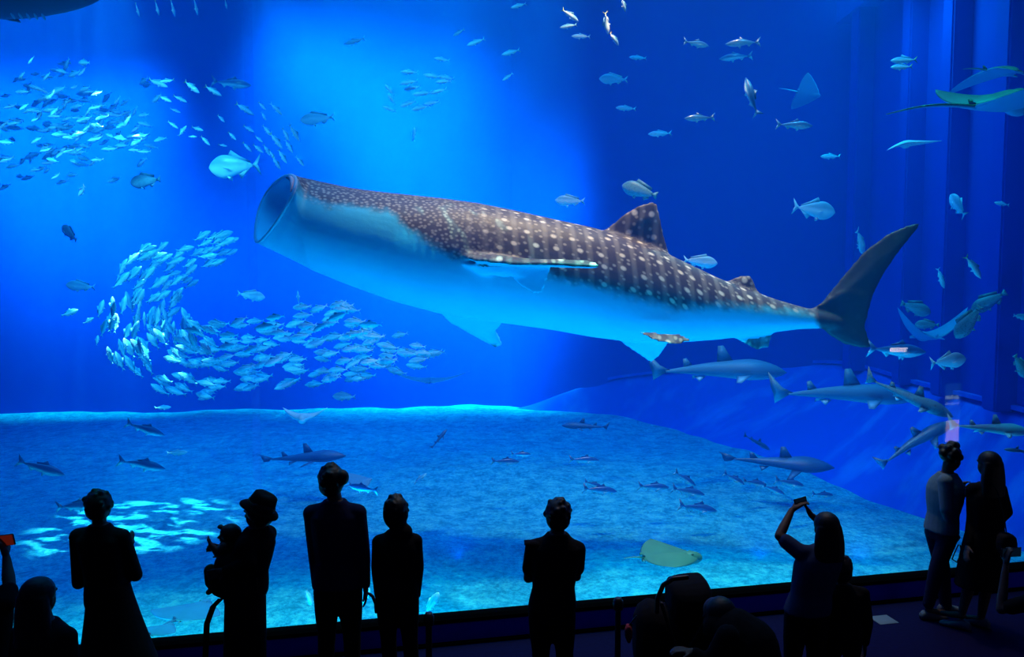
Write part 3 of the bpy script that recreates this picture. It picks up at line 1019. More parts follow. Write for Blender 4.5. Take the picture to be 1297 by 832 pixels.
B = [  # mesh, name, x, y, distance, length px, heading, out, label, category
    ('trevally', 'giant_trevally', 297, 210, 12.4, 68, 182, 8, 'deep bodied silver trevally swimming just above the gaping whale shark mouth', 'fish'),
    ('grouper', 'grouper', 184, 229, 14, 42, 185, 10, 'plump fish with a dark back and bright belly in the left light shaft', 'fish'),
    ('grouper', 'grouper', 88, 295, 16, 30, 140, 20, 'faint fish alone below the loose school, tilted upward', 'fish'),
    ('tuna', 'barracuda', 293, 105, 15, 50, -6, 0, 'long faint blue fish beside the yellow tailed band in dark water', 'fish'),
    ('snapper', 'snapper', 102, 362, 15, 38, 175, 0, 'faint blue fish left of the swirling school', 'fish'),
    ('scad', 'silver_scad', 88, 396, 12, 24, 20, 0, 'pale small fish straying outside the swirl, outermost toward the side wall', 'fish'),
    ('scad', 'silver_scad', 112, 406, 12.5, 16, 30, 0, 'small pale fish straying between the swirl and the outermost stray', 'fish'),
    ('scad', 'silver_scad', 123, 431, 12.5, 14, 80, 0, 'small fish heading upward just outside the lower left of the swirl', 'fish'),
    ('snapper', 'snapper', 318, 374, 12, 36, -8, 0, 'lone blue snapper inside the hollow of the swirling school', 'fish'),
    ('scad', 'silver_scad', 378, 378, 12, 20, 100, 20, 'small dim fish at the edge of the swirl hollow under the jaw', 'fish'),
    ('snapper', 'snapper', 402, 150, 15, 44, 185, 0, 'faint fish in the middle light shaft above the whale shark head', 'fish'),
    ('tuna', 'skipjack_tuna', 184, 543, 10.5, 46, -24, 18, 'dark backed tuna with bright belly just below the far edge of the sand', 'fish'),
    ('tuna_bent', 'skipjack_tuna', 180, 588, 9.8, 56, -16, 15, 'bright bellied tuna low over the sand, beneath a similar one', 'fish'),
    ('tuna', 'skipjack_tuna', 52, 592, 9.8, 58, -22, 12, 'dark backed tuna over the sand at the outer side of the tank', 'fish'),
    ('tuna', 'skipjack_tuna', 98, 640, 9.0, 56, 4, 0, 'blue tuna half hidden behind the head of the person in a flared dress', 'fish'),
    ('jack', 'jack', 224, 573, 12, 28, 4, 0, 'small faint fish beside the two tunas over the sand', 'fish'),
    ('jack', 'jack', 206, 516, 13, 22, 4, 0, 'small faint fish hovering at the far edge of the sand', 'fish'),
    ('tuna', 'skipjack_tuna', 460, 618, 10.6, 40, 175, 20, 'pale fish beside the head of the tall person with a hair bun', 'fish'),
    ('jack', 'jack', 532, 606, 12, 22, 40, 0, 'thin dark fish rising over the sand above the hooded person', 'fish'),
    ('snapper', 'snapper', 436, 502, 15, 30, 178, 0, 'faint fish below the swirl beside the ray with raised wing tips', 'fish'),
    ('snapper', 'butterflyfish', 391, 757, 7.9, 24, -78, 20, 'small yellowish fish nosing down by the arm of the tall person', 'fish'),
    ('snapper', 'surgeonfish', 461, 757, 7.9, 26, 60, 20, 'small blue fish seen between the two people standing side by side', 'fish'),
    ('snapper', 'surgeonfish', 547, 764, 8.0, 32, 58, 10, 'grey fish tilted upward by the post near the hooded person', 'fish'),
    ('jack', 'jack', 603, 53, 14, 24, 200, 0, 'bright small fish above the knot of fish, higher of two', 'fish'),
    ('jack', 'jack', 581, 41, 15, 16, 200, 30, 'tiny fish above the knot, next to a slightly larger one', 'fish'),
    ('jack', 'jack', 647, 66, 14, 24, 195, 0, 'bright fish at the right edge of the middle shaft', 'fish'),
    ('jack', 'jack', 643, 97, 14, 16, 215, 0, 'small fish diving at the edge of the middle shaft', 'fish'),
    ('jack', 'jack', 657, 7, 13, 20, 195, 0, 'small bright fish touching the top edge over the middle shaft', 'fish'),
    ('jack', 'jack', 560, 75, 14, 20, 170, 0, 'small fish directly over the knot of bright fish', 'fish'),
    ('jack', 'jack', 449, 52, 15, 28, 195, 0, 'faint fish high in the middle shaft, outside the knot', 'fish'),
    ('jack', 'jack', 524, 170, 15, 18, 85, 0, 'dim fish rising upright below the knot of bright fish', 'fish'),
    ('fusilier', 'fusilier', 722, 19, 12, 26, -35, 0, 'bright fish diving near the top, uppermost of a cluster of three', 'fish'),
    ('jack', 'jack', 720, 33, 12.5, 22, 190, 0, 'bright fish facing the shaft, middle of a cluster of three near the top', 'fish'),
    ('jack', 'jack', 736, 46, 13, 24, 178, 0, 'bright fish lowest of a cluster of three near the top', 'fish'),
    ('fusilier_bent', 'fusilier', 768, 29, 11.5, 28, -82, 0, 'slim fish plunging nose down near the top, tail up', 'fish'),
    ('fusilier_bent', 'fusilier', 778, 49, 11.5, 20, -55, 0, 'slim fish following under the plunging one', 'fish'),
    ('fusilier', 'fusilier', 790, 6, 11, 18, -75, 0, 'bright fish cut by the top edge, nose down', 'fish'),
    ('snapper', 'snapper', 777, 100, 14, 36, 178, 0, 'dim blue fish in open dark water, above the two smallest', 'fish'),
    ('jack', 'jack', 793, 137, 14, 26, 176, 0, 'small dim slender fish in dark water above the first dorsal fin', 'fish'),
    ('jack', 'jack', 836, 169, 14, 30, 182, 0, 'slender pale fish in dark water, lowest of three above the dorsal fin', 'fish'),
    ('jack', 'jack', 808, 73, 15, 22, 176, 0, 'very faint thin fish near the top over dark water', 'fish'),
    ('grouper', 'grouper', 810, 241, 13, 44, 160, 20, 'faint rounded fish right behind the first dorsal fin', 'fish'),
    ('snapper', 'snapper', 722, 254, 14, 38, 178, 0, 'barely visible fish just over the whale shark back', 'fish'),
    ('snapper', 'snapper', 887, 331, 12.5, 44, -6, 0, 'blue fish above the second dorsal fin', 'fish'),
    ('tuna', 'bonito', 882, 55, 12, 34, -4, 20, 'slim pale fish near the top, tail fin raised', 'fish'),
    ('tuna_bent', 'bonito', 941, 54, 11.5, 42, 182, 10, 'bright slim fish with a tall tail near the top', 'fish'),
    ('tuna_bent', 'bonito', 932, 72, 13, 40, 184, 10, 'fainter slim fish directly beneath the one with the tall tail', 'fish'),
    ('tuna_bent', 'bonito', 952, 122, 11.5, 50, 104, 10, 'pale fish climbing nose up in dark water', 'fish'),
    ('tuna', 'bonito', 886, 149, 12, 38, 182, 0, 'fish with a bright outline in dark water beside the climbing one', 'fish'),
    ('tuna', 'bonito', 1006, 158, 11.5, 46, -2, 0, 'bright bellied fish beneath the small faint ray', 'fish'),
    ('jack', 'jack', 1052, 198, 14, 26, 180, 0, 'faint small fish beside the first wall rib', 'fish'),
    ('trevally', 'giant_trevally', 1031, 265, 12.5, 54, -8, 0, 'ragged blue trevally in dark water beside the tail', 'fish'),
    ('trevally', 'giant_trevally', 1090, 306, 12.5, 34, -60, 25, 'blue trevally half hidden by the raised tail fin', 'fish'),
    ('fusilier', 'fusilier', 1145, 76, 11, 34, 182, 0, 'bright fish near the ribs under the surface, upper of two', 'fish'),
    ('fusilier', 'fusilier', 1142, 84.5, 11.4, 28, 182, 0, 'bright fish near the ribs under the surface, lower of two', 'fish'),
    ('trevally', 'giant_trevally', 1213, 260, 11.5, 30, 100, 40, 'bright stubby fish facing the glass by the third rib', 'fish'),
    ('jack', 'jack', 1269, 258, 12, 20, 170, 0, 'small faint fish between the last two ribs', 'fish'),
    ('fusilier_bent', 'fusilier', 1233, 338, 10.5, 36, -55, 0, 'yellow green fish diving between the ribs, right of the tail', 'fish'),
    ('jack', 'jack', 1192, 352, 12, 28, -70, 0, 'dim fish on end beside the third rib', 'fish'),
    ('grouper', 'grouper', 1160, 390, 12.5, 40, -18, 0, 'dim brown fish swimming above the dark ray by the tail', 'fish'),
    ('grouper', 'grouper', 1174, 411, 12, 26, 178, 20, 'small rounded fish held between the wings of the dark ray', 'fish'),
    ('grouper', 'potato_grouper', 1226, 408, 10.8, 48, 238, 10, 'large dark grouper nosing down, lower of a pair by the ribs', 'fish'),
    ('grouper', 'potato_grouper', 1252, 382, 12, 42, 215, 20, 'dark grouper higher and farther of a pair by the ribs', 'fish'),
    ('tuna', 'bluefin_tuna', 1136, 443, 11.3, 78, -4, 5, 'big pale tuna with upright dorsal fin just behind the tail fin', 'fish'),
    ('trevally', 'giant_trevally', 1201, 457, 10.5, 46, 8, 0, 'bright turquoise fish with forked tail below the groupers', 'fish'),
    ('grouper', 'grouper', 1293, 464, 10.5, 34, -60, 0, 'dim green fish cut by the frame beside the last rib', 'fish'),
    ('snapper', 'snapper', 1293, 401, 11, 20, -10, 0, 'small blue fish cut by the frame beside the last rib', 'fish'),
]
# tunas low over the sand in front of the slope
for k, (x, y, L, a) in enumerate([(760, 620, 46, -8), (828, 616, 42, -6), (868, 606, 36, -35), (872, 622, 46, -14), (884, 643, 54, -12), (752, 613, 26, -20), (930, 606, 34, -30), (956, 611, 34, -12), (980, 620, 34, -24), (1000, 611, 42, -14), (1042, 626, 30, -6), (640, 584, 36, -4), (660, 575, 26, -4), (740, 582, 40, -4)]):
    names = ['with the brightest belly, left of the rest', 'directly right of the brightest bellied one', 'tilted nose down, at the top of the cluster', 'under the tilted one', 'dark, lowest of all', 'faint, trailing behind the first', 'pale and blurred, under the guitarfish tail', 'with curved tail under the guitarfish', 'dark, lower of a crossing pair', 'with upright tail beside the guitarfish head', 'small and dark, alone by the slope edge', 'faint and distant, in mid sand', 'faint, farthest over the sand', 'faint, above the first bright belly']
    B.append(('tuna', 'skipjack_tuna', x, y, 11.6 + (k % 4) * .45, L, a, 12, 'tuna low over the sand, ' + names[k], 'fish'))
for (me, nm, x, y, Y, L, a, out, lab, cat) in B:
    place(me, nm, x, y, Y, L, a, out, 0, lab, cat)


# --- rays
def ray_skin(name, back, belly):
    t = NT(name)
    a = t.n('ShaderNodeAttribute'); a.attribute_name = 'upper'
    nz = t.noise(t.coord('Object'), 6, 4)
    fac = t.math('ADD', a.outputs['Fac'], t.math('MULTIPLY', t.math('SUBTRACT', nz, .5), .3), True)
    bk = t.mix(nz, tuple(.75 * x for x in back), tuple(min(1, 1.2 * x) for x in back))
    t.bsdf(t.mix(t.ramp(fac, [(.35, 0.), (.6, 1.)]), belly, bk), .5, 0, .3)
    return t.m


M_ray_pale = ray_skin('pale_ray', (.35, .70, .72), (.8, 1, 1))
M_ray_green = ray_skin('olive_ray', (.03, .08, .05), (.10, .42, .70))
M_ray_sand = ray_skin('sand_ray', (.06, .12, .08), (.15, .28, .25))
M_ray_glass = ray_skin('glassy_blue_ray', (.03, .16, .30), (.3, .6, .7))
M_ray_dark = ray_skin('dark_ray', (.004, .010, .03), (.003, .008, .025))
M_ray_faint = ray_skin('blue_grey_ray', (.05, .26, .42), (.12, .45, .7))


def ray_mesh(name, span=1.0, chord=.75, lift=.18, sweep=.32, thick=.07, tail=.9, horns=False, tipz=0., seg=24, curl=0., lift2=None):
    """nose at +x, wings along y, length of the disc about 1"""
    bm = bmesh.new()
    rings = []
    for k in range(seg + 1):
        s = -1 + 2 * k / seg
        a = abs(s)
        half = span / 2
        c = chord * (1 - a ** 1.5) ** .8 * (1.0) + .012
        xm = .12 - sweep * a ** 1.25 + (.06 * (1 - a) ** 2)
        li = lift if (s < 0 or lift2 is None) else lift2
        z = li * a ** 1.7 + curl * math.sin(a * PI) * .5
        th = thick * (1 - a) ** 1.2 + .006
        ring = []
        M = 14
        for i in range(M):
            t_ = 2 * PI * i / M
            x = math.cos(t_) * .5 * c
            zz = math.sin(t_) * th * (1 if math.sin(t_) > 0 else .55) * (1 - .35 * math.cos(t_ + PI))
            ring.append(Vector((xm + x, s * half, z + zz)))
        rings.append(ring)
    loft(bm, rings)
    x0 = .12 - chord / 2 + .08
    if tail:
        pts = [Vector((x0 - tail * k / 10, 0, .0 + .05 * math.sin(k / 10 * PI) * tail)) for k in range(11)]
        chain(bm, pts, [lerp(.028, .006, k / 10) for k in range(11)], 8)
        plate(bm, [(x0 + .02, 0, .03), (x0 - .06, 0, .10), (x0 - .10, 0, .09), (x0 - .08, 0, .02)], .01)
    xf = .12 + .06 + chord / 2
    # head bulge
    ellipsoid(bm, (xf - .16, 0, .01), (.20, .11, thick * 1.05))
    if horns:
        for sd in (-1, 1):
            chain(bm, [Vector((xf - .04, sd * .10, 0)), Vector((xf + .06, sd * .12, -.02)), Vector((xf + .13, sd * .09, -.05))], [.04, .03, .015], 8)
    else:
        for sd in (-1, 1):
            ellipsoid(bm, (xf - .17, sd * .06, thick * .9), (.03, .018, .02), None, 8, 6)
            plate(bm, [(x0 + .06, sd * .03, 0), (x0 - .02, sd * .12, -.01), (x0 - .08, sd * .10, -.01), (x0 - .05, sd * .02, 0)], .012)
    bmesh.ops.recalc_face_normals(bm, faces=bm.faces)
    m = bpy.data.meshes.new(name); bm.normal_update(); bm.to_mesh(m)
    up = [1. if v.normal.z > .12 else (0. if v.normal.z < -.12 else .5 + v.normal.z * 4) for v in bm.verts]
    bm.free()
    m.attributes.new('upper', 'FLOAT', 'POINT').data.foreach_set('value', up)
    m.polygons.foreach_set('use_smooth', [True] * len(m.polygons))
    return m


def ray_place(me, mat, name, px, py, Y, scale, ez, label, rot):
    me.materials.append(mat)
    o = obj(name, me, None)
    o.location = P(px, py, Y)
    o.rotation_euler = tuple(math.radians(a) for a in rot)
    o.scale = (scale,) * 3
    tag(o, label, 'ray')
    return o


ray_place(ray_mesh('manta_side', 1.5, .72, .10, .22, .15, 1.1, True, lift2=.30), M_ray_green, 'manta_ray', 1252, 134, 9.6, 1.05, 0, 'large olive backed manta with a long thin tail before the ribbed wall', (4, -6, 8))
ray_place(ray_mesh('manta_far', 1.9, .60, -.25, .35, .09, .5, True), M_ray_green, 'manta_ray', 1256, 90, 10.4, .66, 0, 'smaller green manta gliding just above the large one', (0, 2, 6))
ray_place(ray_mesh('ray_edge', 1.4, .55, .02, .30, .10, 0, lift2=-.22), M_ray_pale, 'eagle_ray', 1154, 181, 11, .52, 0, 'thin pale ray seen edge on against the ribs', (0, 0, 88))
ray_place(ray_mesh('ray_tips', 1.2, .62, .26, .10, .13, 0), M_ray_pale, 'eagle_ray', 387, 528, 12.5, .60, 0, 'pale ray with both wing tips raised over the sand edge', (0, 0, -90))
ray_place(ray_mesh('ray_faint', 1.3, .8, .12, .22, .06, .7), M_ray_faint, 'eagle_ray', 1018, 118, 14, .52, 0, 'small faint triangular ray banking in dark water', (-55, 8, 10))
ray_place(ray_mesh('ray_wings', 1.5, .6, .62, .10, .10, .3, True), M_ray_faint, 'manta_ray', 1181, 428, 12.8, .80, 0, 'dark ray with both wings lifted in a wide V beside the tail', (0, 0, 95))
ray_place(ray_mesh('ray_sand', 1.05, 1.0, .10, .12, .10, .35), M_ray_sand, 'stingray', 838, 707, 8.9, .70, 0, 'olive stingray gliding low over the bright sand behind the pushchair', (6, 4, 12))
ray_place(ray_mesh('ray_glass', 1.25, 1.0, .05, .16, .10, .5), M_ray_glass, 'stingray', 236, 779, 7.9, .62, 0, 'broad blue stingray near the glass, upper and larger of two', (0, 8, 80))
ray_place(ray_mesh('ray_glass_small', 1.25, 1.0, .05, .16, .10, .5), M_ray_glass, 'stingray', 200, 800, 7.0, .30, 0, 'small stingray near the foot of the glass, in front of a larger one', (0, 8, 75))
big = ray_place(ray_mesh('ray_overhead', 1.35, .75, .07, .12, .13, .0), M_ray_dark, 'manta_ray', -30, 7, 8.6, 1.95, 0, 'black manta underside passing overhead at the top corner', (0, 0, -86))
M_gill = mat_plain('pale_gill', (.12, .32, .42), .5)
for k in range(5):
    bm = bmesh.new(); ellipsoid(bm, (.02, .20 + .04 * k, -.058), (.055, .006, .008), Matrix.Rotation(.3, 3, 'Z'))
    g = obj('gill_slit', bm, M_gill, big)
ray_place(ray_mesh('ray_dim', 1.7, .55, .25, .2, .06, .3), M_ray_faint, 'eagle_ray', 545, 484, 16, .95, 0, 'very faint ray with curved wings below the far pectoral fin', (0, 0, 90))
ray_place(ray_mesh('ray_flat', 1.4, .8, .05, .2, .06, .6), M_ray_faint, 'stingray', 452, 612, 12.0, .40, 0, 'pale ray over the sand just behind the hair bun', (20, -8, 30))


# --- small sharks
def shark_mesh(name, H=.13, W_=.14, bend=0., flat=False, tailh=.13, gf=False):
    bm = bmesh.new()
    rings = []
    ns, seg = 24, 14
    def yb(u): return bend * math.sin(u * PI * 1.3) * u
    for k in range(ns + 1):
        u = k / ns
        x = .5 - .86 * u
        h = (math.sin(min(1, u / .30) * PI / 2) ** .7 if u < .30 else 1 - .90 * ((u - .30) / .70) ** 1.05)
        h = max(h, .05)
        hh, ww = H / 2 * h, W_ / 2 * h
        if flat:
            ww = W_ / 2 * (math.sin(min(1, u / .30) * PI / 2) ** .9 if u < .3 else max(.06, 1 - 1.6 * (u - .3)) if u < .85 else .1)
        ww = max(ww, .006)
        rings.append([Vector((x, yb(u) + ww * math.sin(2 * PI * i / seg), hh * math.cos(2 * PI * i / seg) * (1 if math.cos(2 * PI * i / seg) > 0 else .7))) for i in range(seg)])
    loft(bm, rings)
    yt = yb(1)
    plate(bm, [(-.33, yt, .01), (-.40, yt, .04), (-.5, yt * 1.2, tailh), (-.47, yt, .04), (-.45, yt, -.005), (-.44, yt, -tailh * .45), (-.38, yt, -.02)], .008)
    plate(bm, [(.14, yb(.4), H * .40), (.07, yb(.5), H * .5 + .085), (.03, yb(.5), H * .5 + .08), (.03, yb(.54), H * .33)], .008)
    plate(bm, [(-.15, yb(.75), H * .2), (-.20, yb(.8), H * .2 + .05), (-.23, yb(.84), H * .2 + .045), (-.22, yb(.84), H * .1)], .006)
    for s in (-1, 1):
        plate(bm, [(.24, s * W_ * .35, -.01), (.10, s * (W_ * .5 + .13), -.05), (.07, s * (W_ * .5 + .12), -.05), (.13, s * W_ * .4, -.02)], .008)
        plate(bm, [(-.05, yb(.64) + s * .02, -H * .2), (-.12, yb(.7) + s * .07, -H * .4), (-.14, yb(.72) + s * .02, -H * .2)], .006)
    bmesh.ops.recalc_face_normals(bm, faces=bm.faces)
    m = bpy.data.meshes.new(name); bm.to_mesh(m); bm.free()
    m.polygons.foreach_set('use_smooth', [True] * len(m.polygons))
    return m


def sh(key, me, mat, name, px, py, Y, L, ang, out, roll, label):
    me.materials.append(mat)
    place(me, name, px, py, Y, L, ang, out, roll, label, 'shark')


sh('a', shark_mesh('sh1', .17, .18, .10), M_shark_grey, 'grey_reef_shark', 905, 470, 14.0, 190, -2, 6, 0, 'long faint grey shark cruising above the slope, under the whale shark fins')
sh('b', shark_mesh('sh2', .15, .16, .08), M_shark_grey, 'grey_reef_shark', 1065, 500, 12.6, 210, -3, 5, 0, 'grey shark over the slope with long body below the raised tail')
sh('c', shark_mesh('sh3', .17, .20, -.05), M_shark_spot, 'leopard_shark', 1150, 503, 11.2, 120, -24, -6, 12, 'speckled brown shark nosing down over the slope')
sh('d', shark_mesh('sh4', .15, .16, .06), M_shark_dark, 'nurse_shark', 1158, 562, 10.9, 125, 26, 8, 0, 'dark slender shark rising along the slope beneath the others')
sh('e', shark_mesh('sh5', .16, .18, 0), M_shark_pale, 'whitetip_shark', 1252, 543, 10.2, 118, -6, 6, 0, 'pale turquoise shark hugging the slope by the ribbed wall')
sh('f', shark_mesh('sh6', .15, .22, 0, True, .06), M_shark_dark, 'guitarfish', 982, 586, 13.2, 142, -3, -10, 10, 'dark guitarfish with a broad head over the edge of the sand')
sh('g', shark_mesh('sh7', .15, .20, 0, True, .06), M_shark_dark, 'guitarfish', 382, 580, 13.5, 118, 5, -10, 0, 'dim dark guitarfish over mid sand, behind the hatted person')
sh('h', shark_mesh('sh8', .18, .2, .0), M_shark_dark, 'nurse_shark', 742, 540, 15.5, 62, 178, 0, 0, 'small dark shark resting by the far sand edge')
sh('i', shark_mesh('sh9', .18, .2, .0), M_shark_dark, 'nurse_shark', 958, 560, 14.5, 40, -30, 0, 0, 'small dim shark at the seam of sand and slope')
sh('j', shark_mesh('sh10', .16, .2, .0), M_shark_dark, 'reef_shark', 556, 556, 14, 30, 50, 20, 0, 'tiny dark shark tilted upward over the far sand')
sh('k', shark_mesh('sh11', .16, .18, .0), M_shark_dark, 'reef_shark', 1291, 571, 9.6, 40, 175, 0, 0, 'dark shark head cut by the frame beside the woman in a dress')
# ------------------------------------------------------------------ visitors
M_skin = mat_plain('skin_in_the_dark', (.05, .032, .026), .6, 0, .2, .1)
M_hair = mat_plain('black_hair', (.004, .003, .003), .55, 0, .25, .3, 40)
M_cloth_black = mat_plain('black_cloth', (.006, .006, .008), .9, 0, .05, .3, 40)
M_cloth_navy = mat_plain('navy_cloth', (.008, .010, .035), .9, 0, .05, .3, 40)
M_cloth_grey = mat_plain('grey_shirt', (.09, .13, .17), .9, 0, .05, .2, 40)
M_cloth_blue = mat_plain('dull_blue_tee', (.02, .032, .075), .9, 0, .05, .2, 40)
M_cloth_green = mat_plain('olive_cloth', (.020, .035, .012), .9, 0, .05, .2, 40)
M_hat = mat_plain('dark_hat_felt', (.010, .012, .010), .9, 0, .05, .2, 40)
M_hatband = mat_plain('hat_band', (.030, .050, .030), .8, 0, .05, .2, 40)
M_shoe = mat_plain('shoe_grey', (.06, .07, .10), .7, 0, .2, .2)
M_gear = mat_plain('black_plastic', (.006, .006, .007), .4, 0, .3, .1)
M_bag = mat_plain('black_bag', (.006, .006, .008), .8, 0, .1, .2)
M_screen = mat_emit('phone_screen_glow', (.5, .04, .02), .25)
M_screen_dim = mat_emit('phone_screen_dim', (.01, .04, .10), .2)
M_denim = mat_plain('blue_denim', (.02, .05, .14), .9, 0, .05, .3, 60)


def V3(x, y, z): return Vector((x, y, z))


def hand(bm, w, d, nrm, sc=1.0, curl=.5, side=1, thumb=.6, spread=.10):
    """w wrist, d direction of the palm, nrm out of the palm; five separate fingers"""
    d = d.normalized(); nrm = (nrm - d * nrm.dot(d)).normalized(); s = d.cross(nrm) * side
    k = sc
    base = w + d * .015 * k
    for i, off in enumerate((-.030, -.010, .010, .030)):
        capsule(bm, base + s * off * .55 * k, w + d * .085 * k + s * off * k, .015 * k, .0125 * k, 8)
    capsule(bm, w - d * .02 * k, w + d * .03 * k, .022 * k, .024 * k, 8)
    L = (.068, .078, .074, .058)
    for i, off in enumerate((-.030, -.010, .010, .030)):
        p = w + d * .09 * k + s * off * k
        dd = (d + s * (off / .03) * spread).normalized()
        r = .0098 * k
        for seg, (fr, cu) in enumerate(((.45, .35), (.32, .9), (.23, 1.35))):
            a = cu * curl
            q = p + (dd * math.cos(a) + nrm * math.sin(a)) * (L[i] * fr * 1.0 * k)
            capsule(bm, p, q, r, r * .93, 8)
            p = q; r *= .92
    p = w + d * .028 * k - s * .028 * k
    td = (d * .62 - s * .72 + nrm * .25 * thumb).normalized()
    q = p + td * .040 * k
    capsule(bm, p, q, .0135 * k, .0115 * k, 8)
    q2 = q + (td * .75 + d * .5 + nrm * .3 * curl).normalized() * .030 * k
    capsule(bm, q, q2, .0112 * k, .009 * k, 8)


def section_loft(bm, secs, n=20, e=.85):
    """secs: (centre, right vector scaled, front vector scaled)"""
    rings = []
    for c, r, f in secs:
        ring = []
        for i in range(n):
            a = 2 * PI * i / n
            ca, sa = math.cos(a), math.sin(a)
            ca = math.copysign(abs(ca) ** e, ca); sa = math.copysign(abs(sa) ** e, sa)
            ring.append(c + r * ca + f * sa)
        rings.append(ring)
    loft(bm, rings)


def head_shape(bm, c, hh, face, tilt=0., infl=0.):
    """c centre of the skull, hh head height (chin to crown), face unit vector"""
    k = hh / .225
    R = Matrix((face.cross(Vector((0, 0, 1))).normalized(), face.normalized(), Vector((0, 0, 1)))).transposed()
    R = R @ Matrix.Rotation(tilt, 3, 'X')
    def at(x, y, z): return c + R @ Vector((x * k, y * k, z * k))
    ellipsoid(bm, at(0, -.01, .025), (.076 * k + infl, .093 * k + infl, .088 * k + infl), R, 18, 12)
    if infl: return R, at, k
    ellipsoid(bm, at(0, .028, -.035), (.058 * k, .062 * k, .072 * k), R, 16, 10)       # face and cheeks
    ellipsoid(bm, at(0, .055, -.088), (.026 * k, .024 * k, .018 * k), R, 10, 8)        # chin
    capsule(bm, at(0, .080, .004), at(0, .100, -.030), .008 * k, .014 * k, 8)          # nose
    capsule(bm, at(-.016, .083, -.057), at(.016, .083, -.057), .008 * k, .008 * k, 8)  # lips
    capsule(bm, at(-.040, .074, .018), at(.040, .074, .018), .011 * k, .011 * k, 8)    # brow
    for s in (-1, 1):
        ellipsoid(bm, at(s * .078, -.012, -.010), (.010 * k, .019 * k, .032 * k), R, 8, 8)
    return R, at, k


def person(label, Y, face_deg, H, px_head, py_top, joints, hair='short', top_mat=None, low_mat=None, legs=True, skirt=None, sleeve='long', shoulder=.19, belly=1.0,
           group=None, vox=.0075, hands=('l', 'r'), curl=(.5, .5), hdir=(None, None), hnorm=(None, None), hood=False, lean=0., foot_face=None, ssc=1.0, head_face=None, tilt=0., hair_len=.28, build=1.0):
    """joints: photo pixels and depth offsets, each (px, py, dy), for neck pelvis el_l wr_l el_r wr_r kn_l an_l kn_r an_r"""
    f = Vector((math.cos(math.radians(face_deg)), math.sin(math.radians(face_deg)), 0))
    r = Vector((f.y, -f.x, 0))                       # the person's right
    hf = f if head_face is None else Vector((math.cos(math.radians(head_face)), math.sin(math.radians(head_face)), 0))
    S = H / 1.68 * ssc
    top = P(px_head, py_top, Y)
    hh = .242 * (S * .75 + .25)
    hc = top - Vector((0, 0, hh * .52))
    J = {k: P(v[0], v[1], Y + (v[2] if len(v) > 2 else 0)) for k, v in joints.items()}
    neck = J.get('neck', hc + Vector((0, 0, -.205 * S)))
    pel = J.get('pelvis', Vector((neck.x, neck.y, neck.z - .52 * S)))
    root = empty('person', Vector((pel.x, pel.y, 0)))
    tag(root, label, 'person', group)
    root.name = 'person'
    bm = bmesh.new()
    R, at, k = head_shape(bm, hc, hh, hf, tilt)
    chain(bm, [hc + Vector((0, 0, -.03 * S)) - hf * .02, neck + Vector((0, 0, .02)), neck + Vector((0, 0, -.05 * S))], [.056 * S, .054 * S, .07 * S])
    sw = shoulder * S
    sh_c = neck + Vector((0, 0, -.060 * S))
    shl, shr = J.get('sh_l', sh_c - r * (sw - .035 * S) + Vector((0, 0, -.035 * S))), J.get('sh_r', sh_c + r * (sw - .035 * S) + Vector((0, 0, -.035 * S)))
    up = (neck - pel); L = up.length; up = up / L
    def tors(infl=0., hem=0.):
        b = build
        rows = [(-.10, .15 * b, .105 * b), (0.0, .168 * b, .118 * b), (.14, .160 * b, .112 * b), (.30, .142 * b, .098 * belly), (.52, .156, .112), (.72, .166, .118), (.83, .158 * sw / (.19 * S), .105), (.90, .125, .088), (.96, .085, .07), (1.01, .062, .060)]
        out = []
        for t_, a, b_ in rows:
            c = pel + up * (L * t_)
            out.append((c, r * (a * S + infl), f * (b_ * S + infl)))
        return out
    section_loft(bm, tors())
    for s in (shl, shr):
        capsule(bm, sh_c.lerp(s, .35) + Vector((0, 0, .0)), s, .055 * S, .058 * S)
    arms = {}
    for sd, s in (('l', shl), ('r', shr)):
        sg = -1 if sd == 'l' else 1
        el = J.get('el_' + sd, s + Vector((0, 0, -.28 * S)) + r * sg * .045 * S - f * .02)
        wr = J.get('wr_' + sd, el + Vector((0, 0, -.24 * S)) + r * sg * .0 + f * .05 * S)
        arms[sd] = (s, el, wr)
        chain(bm, [s, s.lerp(el, .4), el], [.054 * S, .047 * S, .038 * S])
        chain(bm, [el, el.lerp(wr, .3), wr], [.038 * S, .040 * S, .025 * S])
        if sd in hands:
            i = 0 if sd == 'l' else 1
            hd = hdir[i] if hdir[i] is not None else (wr - el).normalized()
            hn = hnorm[i] if hnorm[i] is not None else (-r * sg)
            hand(bm, wr + hd * .01, hd, hn, S * .96, curl[i], sg)
    hipz = pel.z
    lg = {}
    if legs:
        for sd, sg in (('l', -1), ('r', 1)):
            hip = pel + r * sg * .085 * S + Vector((0, 0, -.03 * S))
            an = J.get('an_' + sd, Vector((hip.x, hip.y, .085)) + r * sg * .02)
            kn = J.get('kn_' + sd, hip.lerp(an, .5) + f * .03)
            lg[sd] = (hip, kn, an)
            chain(bm, [hip, hip.lerp(kn, .5), kn], [.088 * S * build, .076 * S * build, .055 * S])
            chain(bm, [kn, kn.lerp(an, .35), an], [.053 * S, .053 * S, .036 * S])
            ff = f if foot_face is None else Vector((math.cos(math.radians(foot_face)), math.sin(math.radians(foot_face)), 0))
            chain(bm, [an + Vector((0, 0, -.04)), an + ff * .09 * S + Vector((0, 0, -.055)), an + ff * .17 * S + Vector((0, 0, -.06))], [.036 * S, .03 * S, .022 * S])
    me = remeshed(bm, 'body', vox, 2)
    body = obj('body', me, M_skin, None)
    def child(o):
        o.parent = root
        o.matrix_parent_inverse = Matrix.Translation(-root.location)
        return o
    child(body)
    # top garment
    bm = bmesh.new()
    T = tors(.020 * S)
    section_loft(bm, T[1:] if legs and not skirt else T)
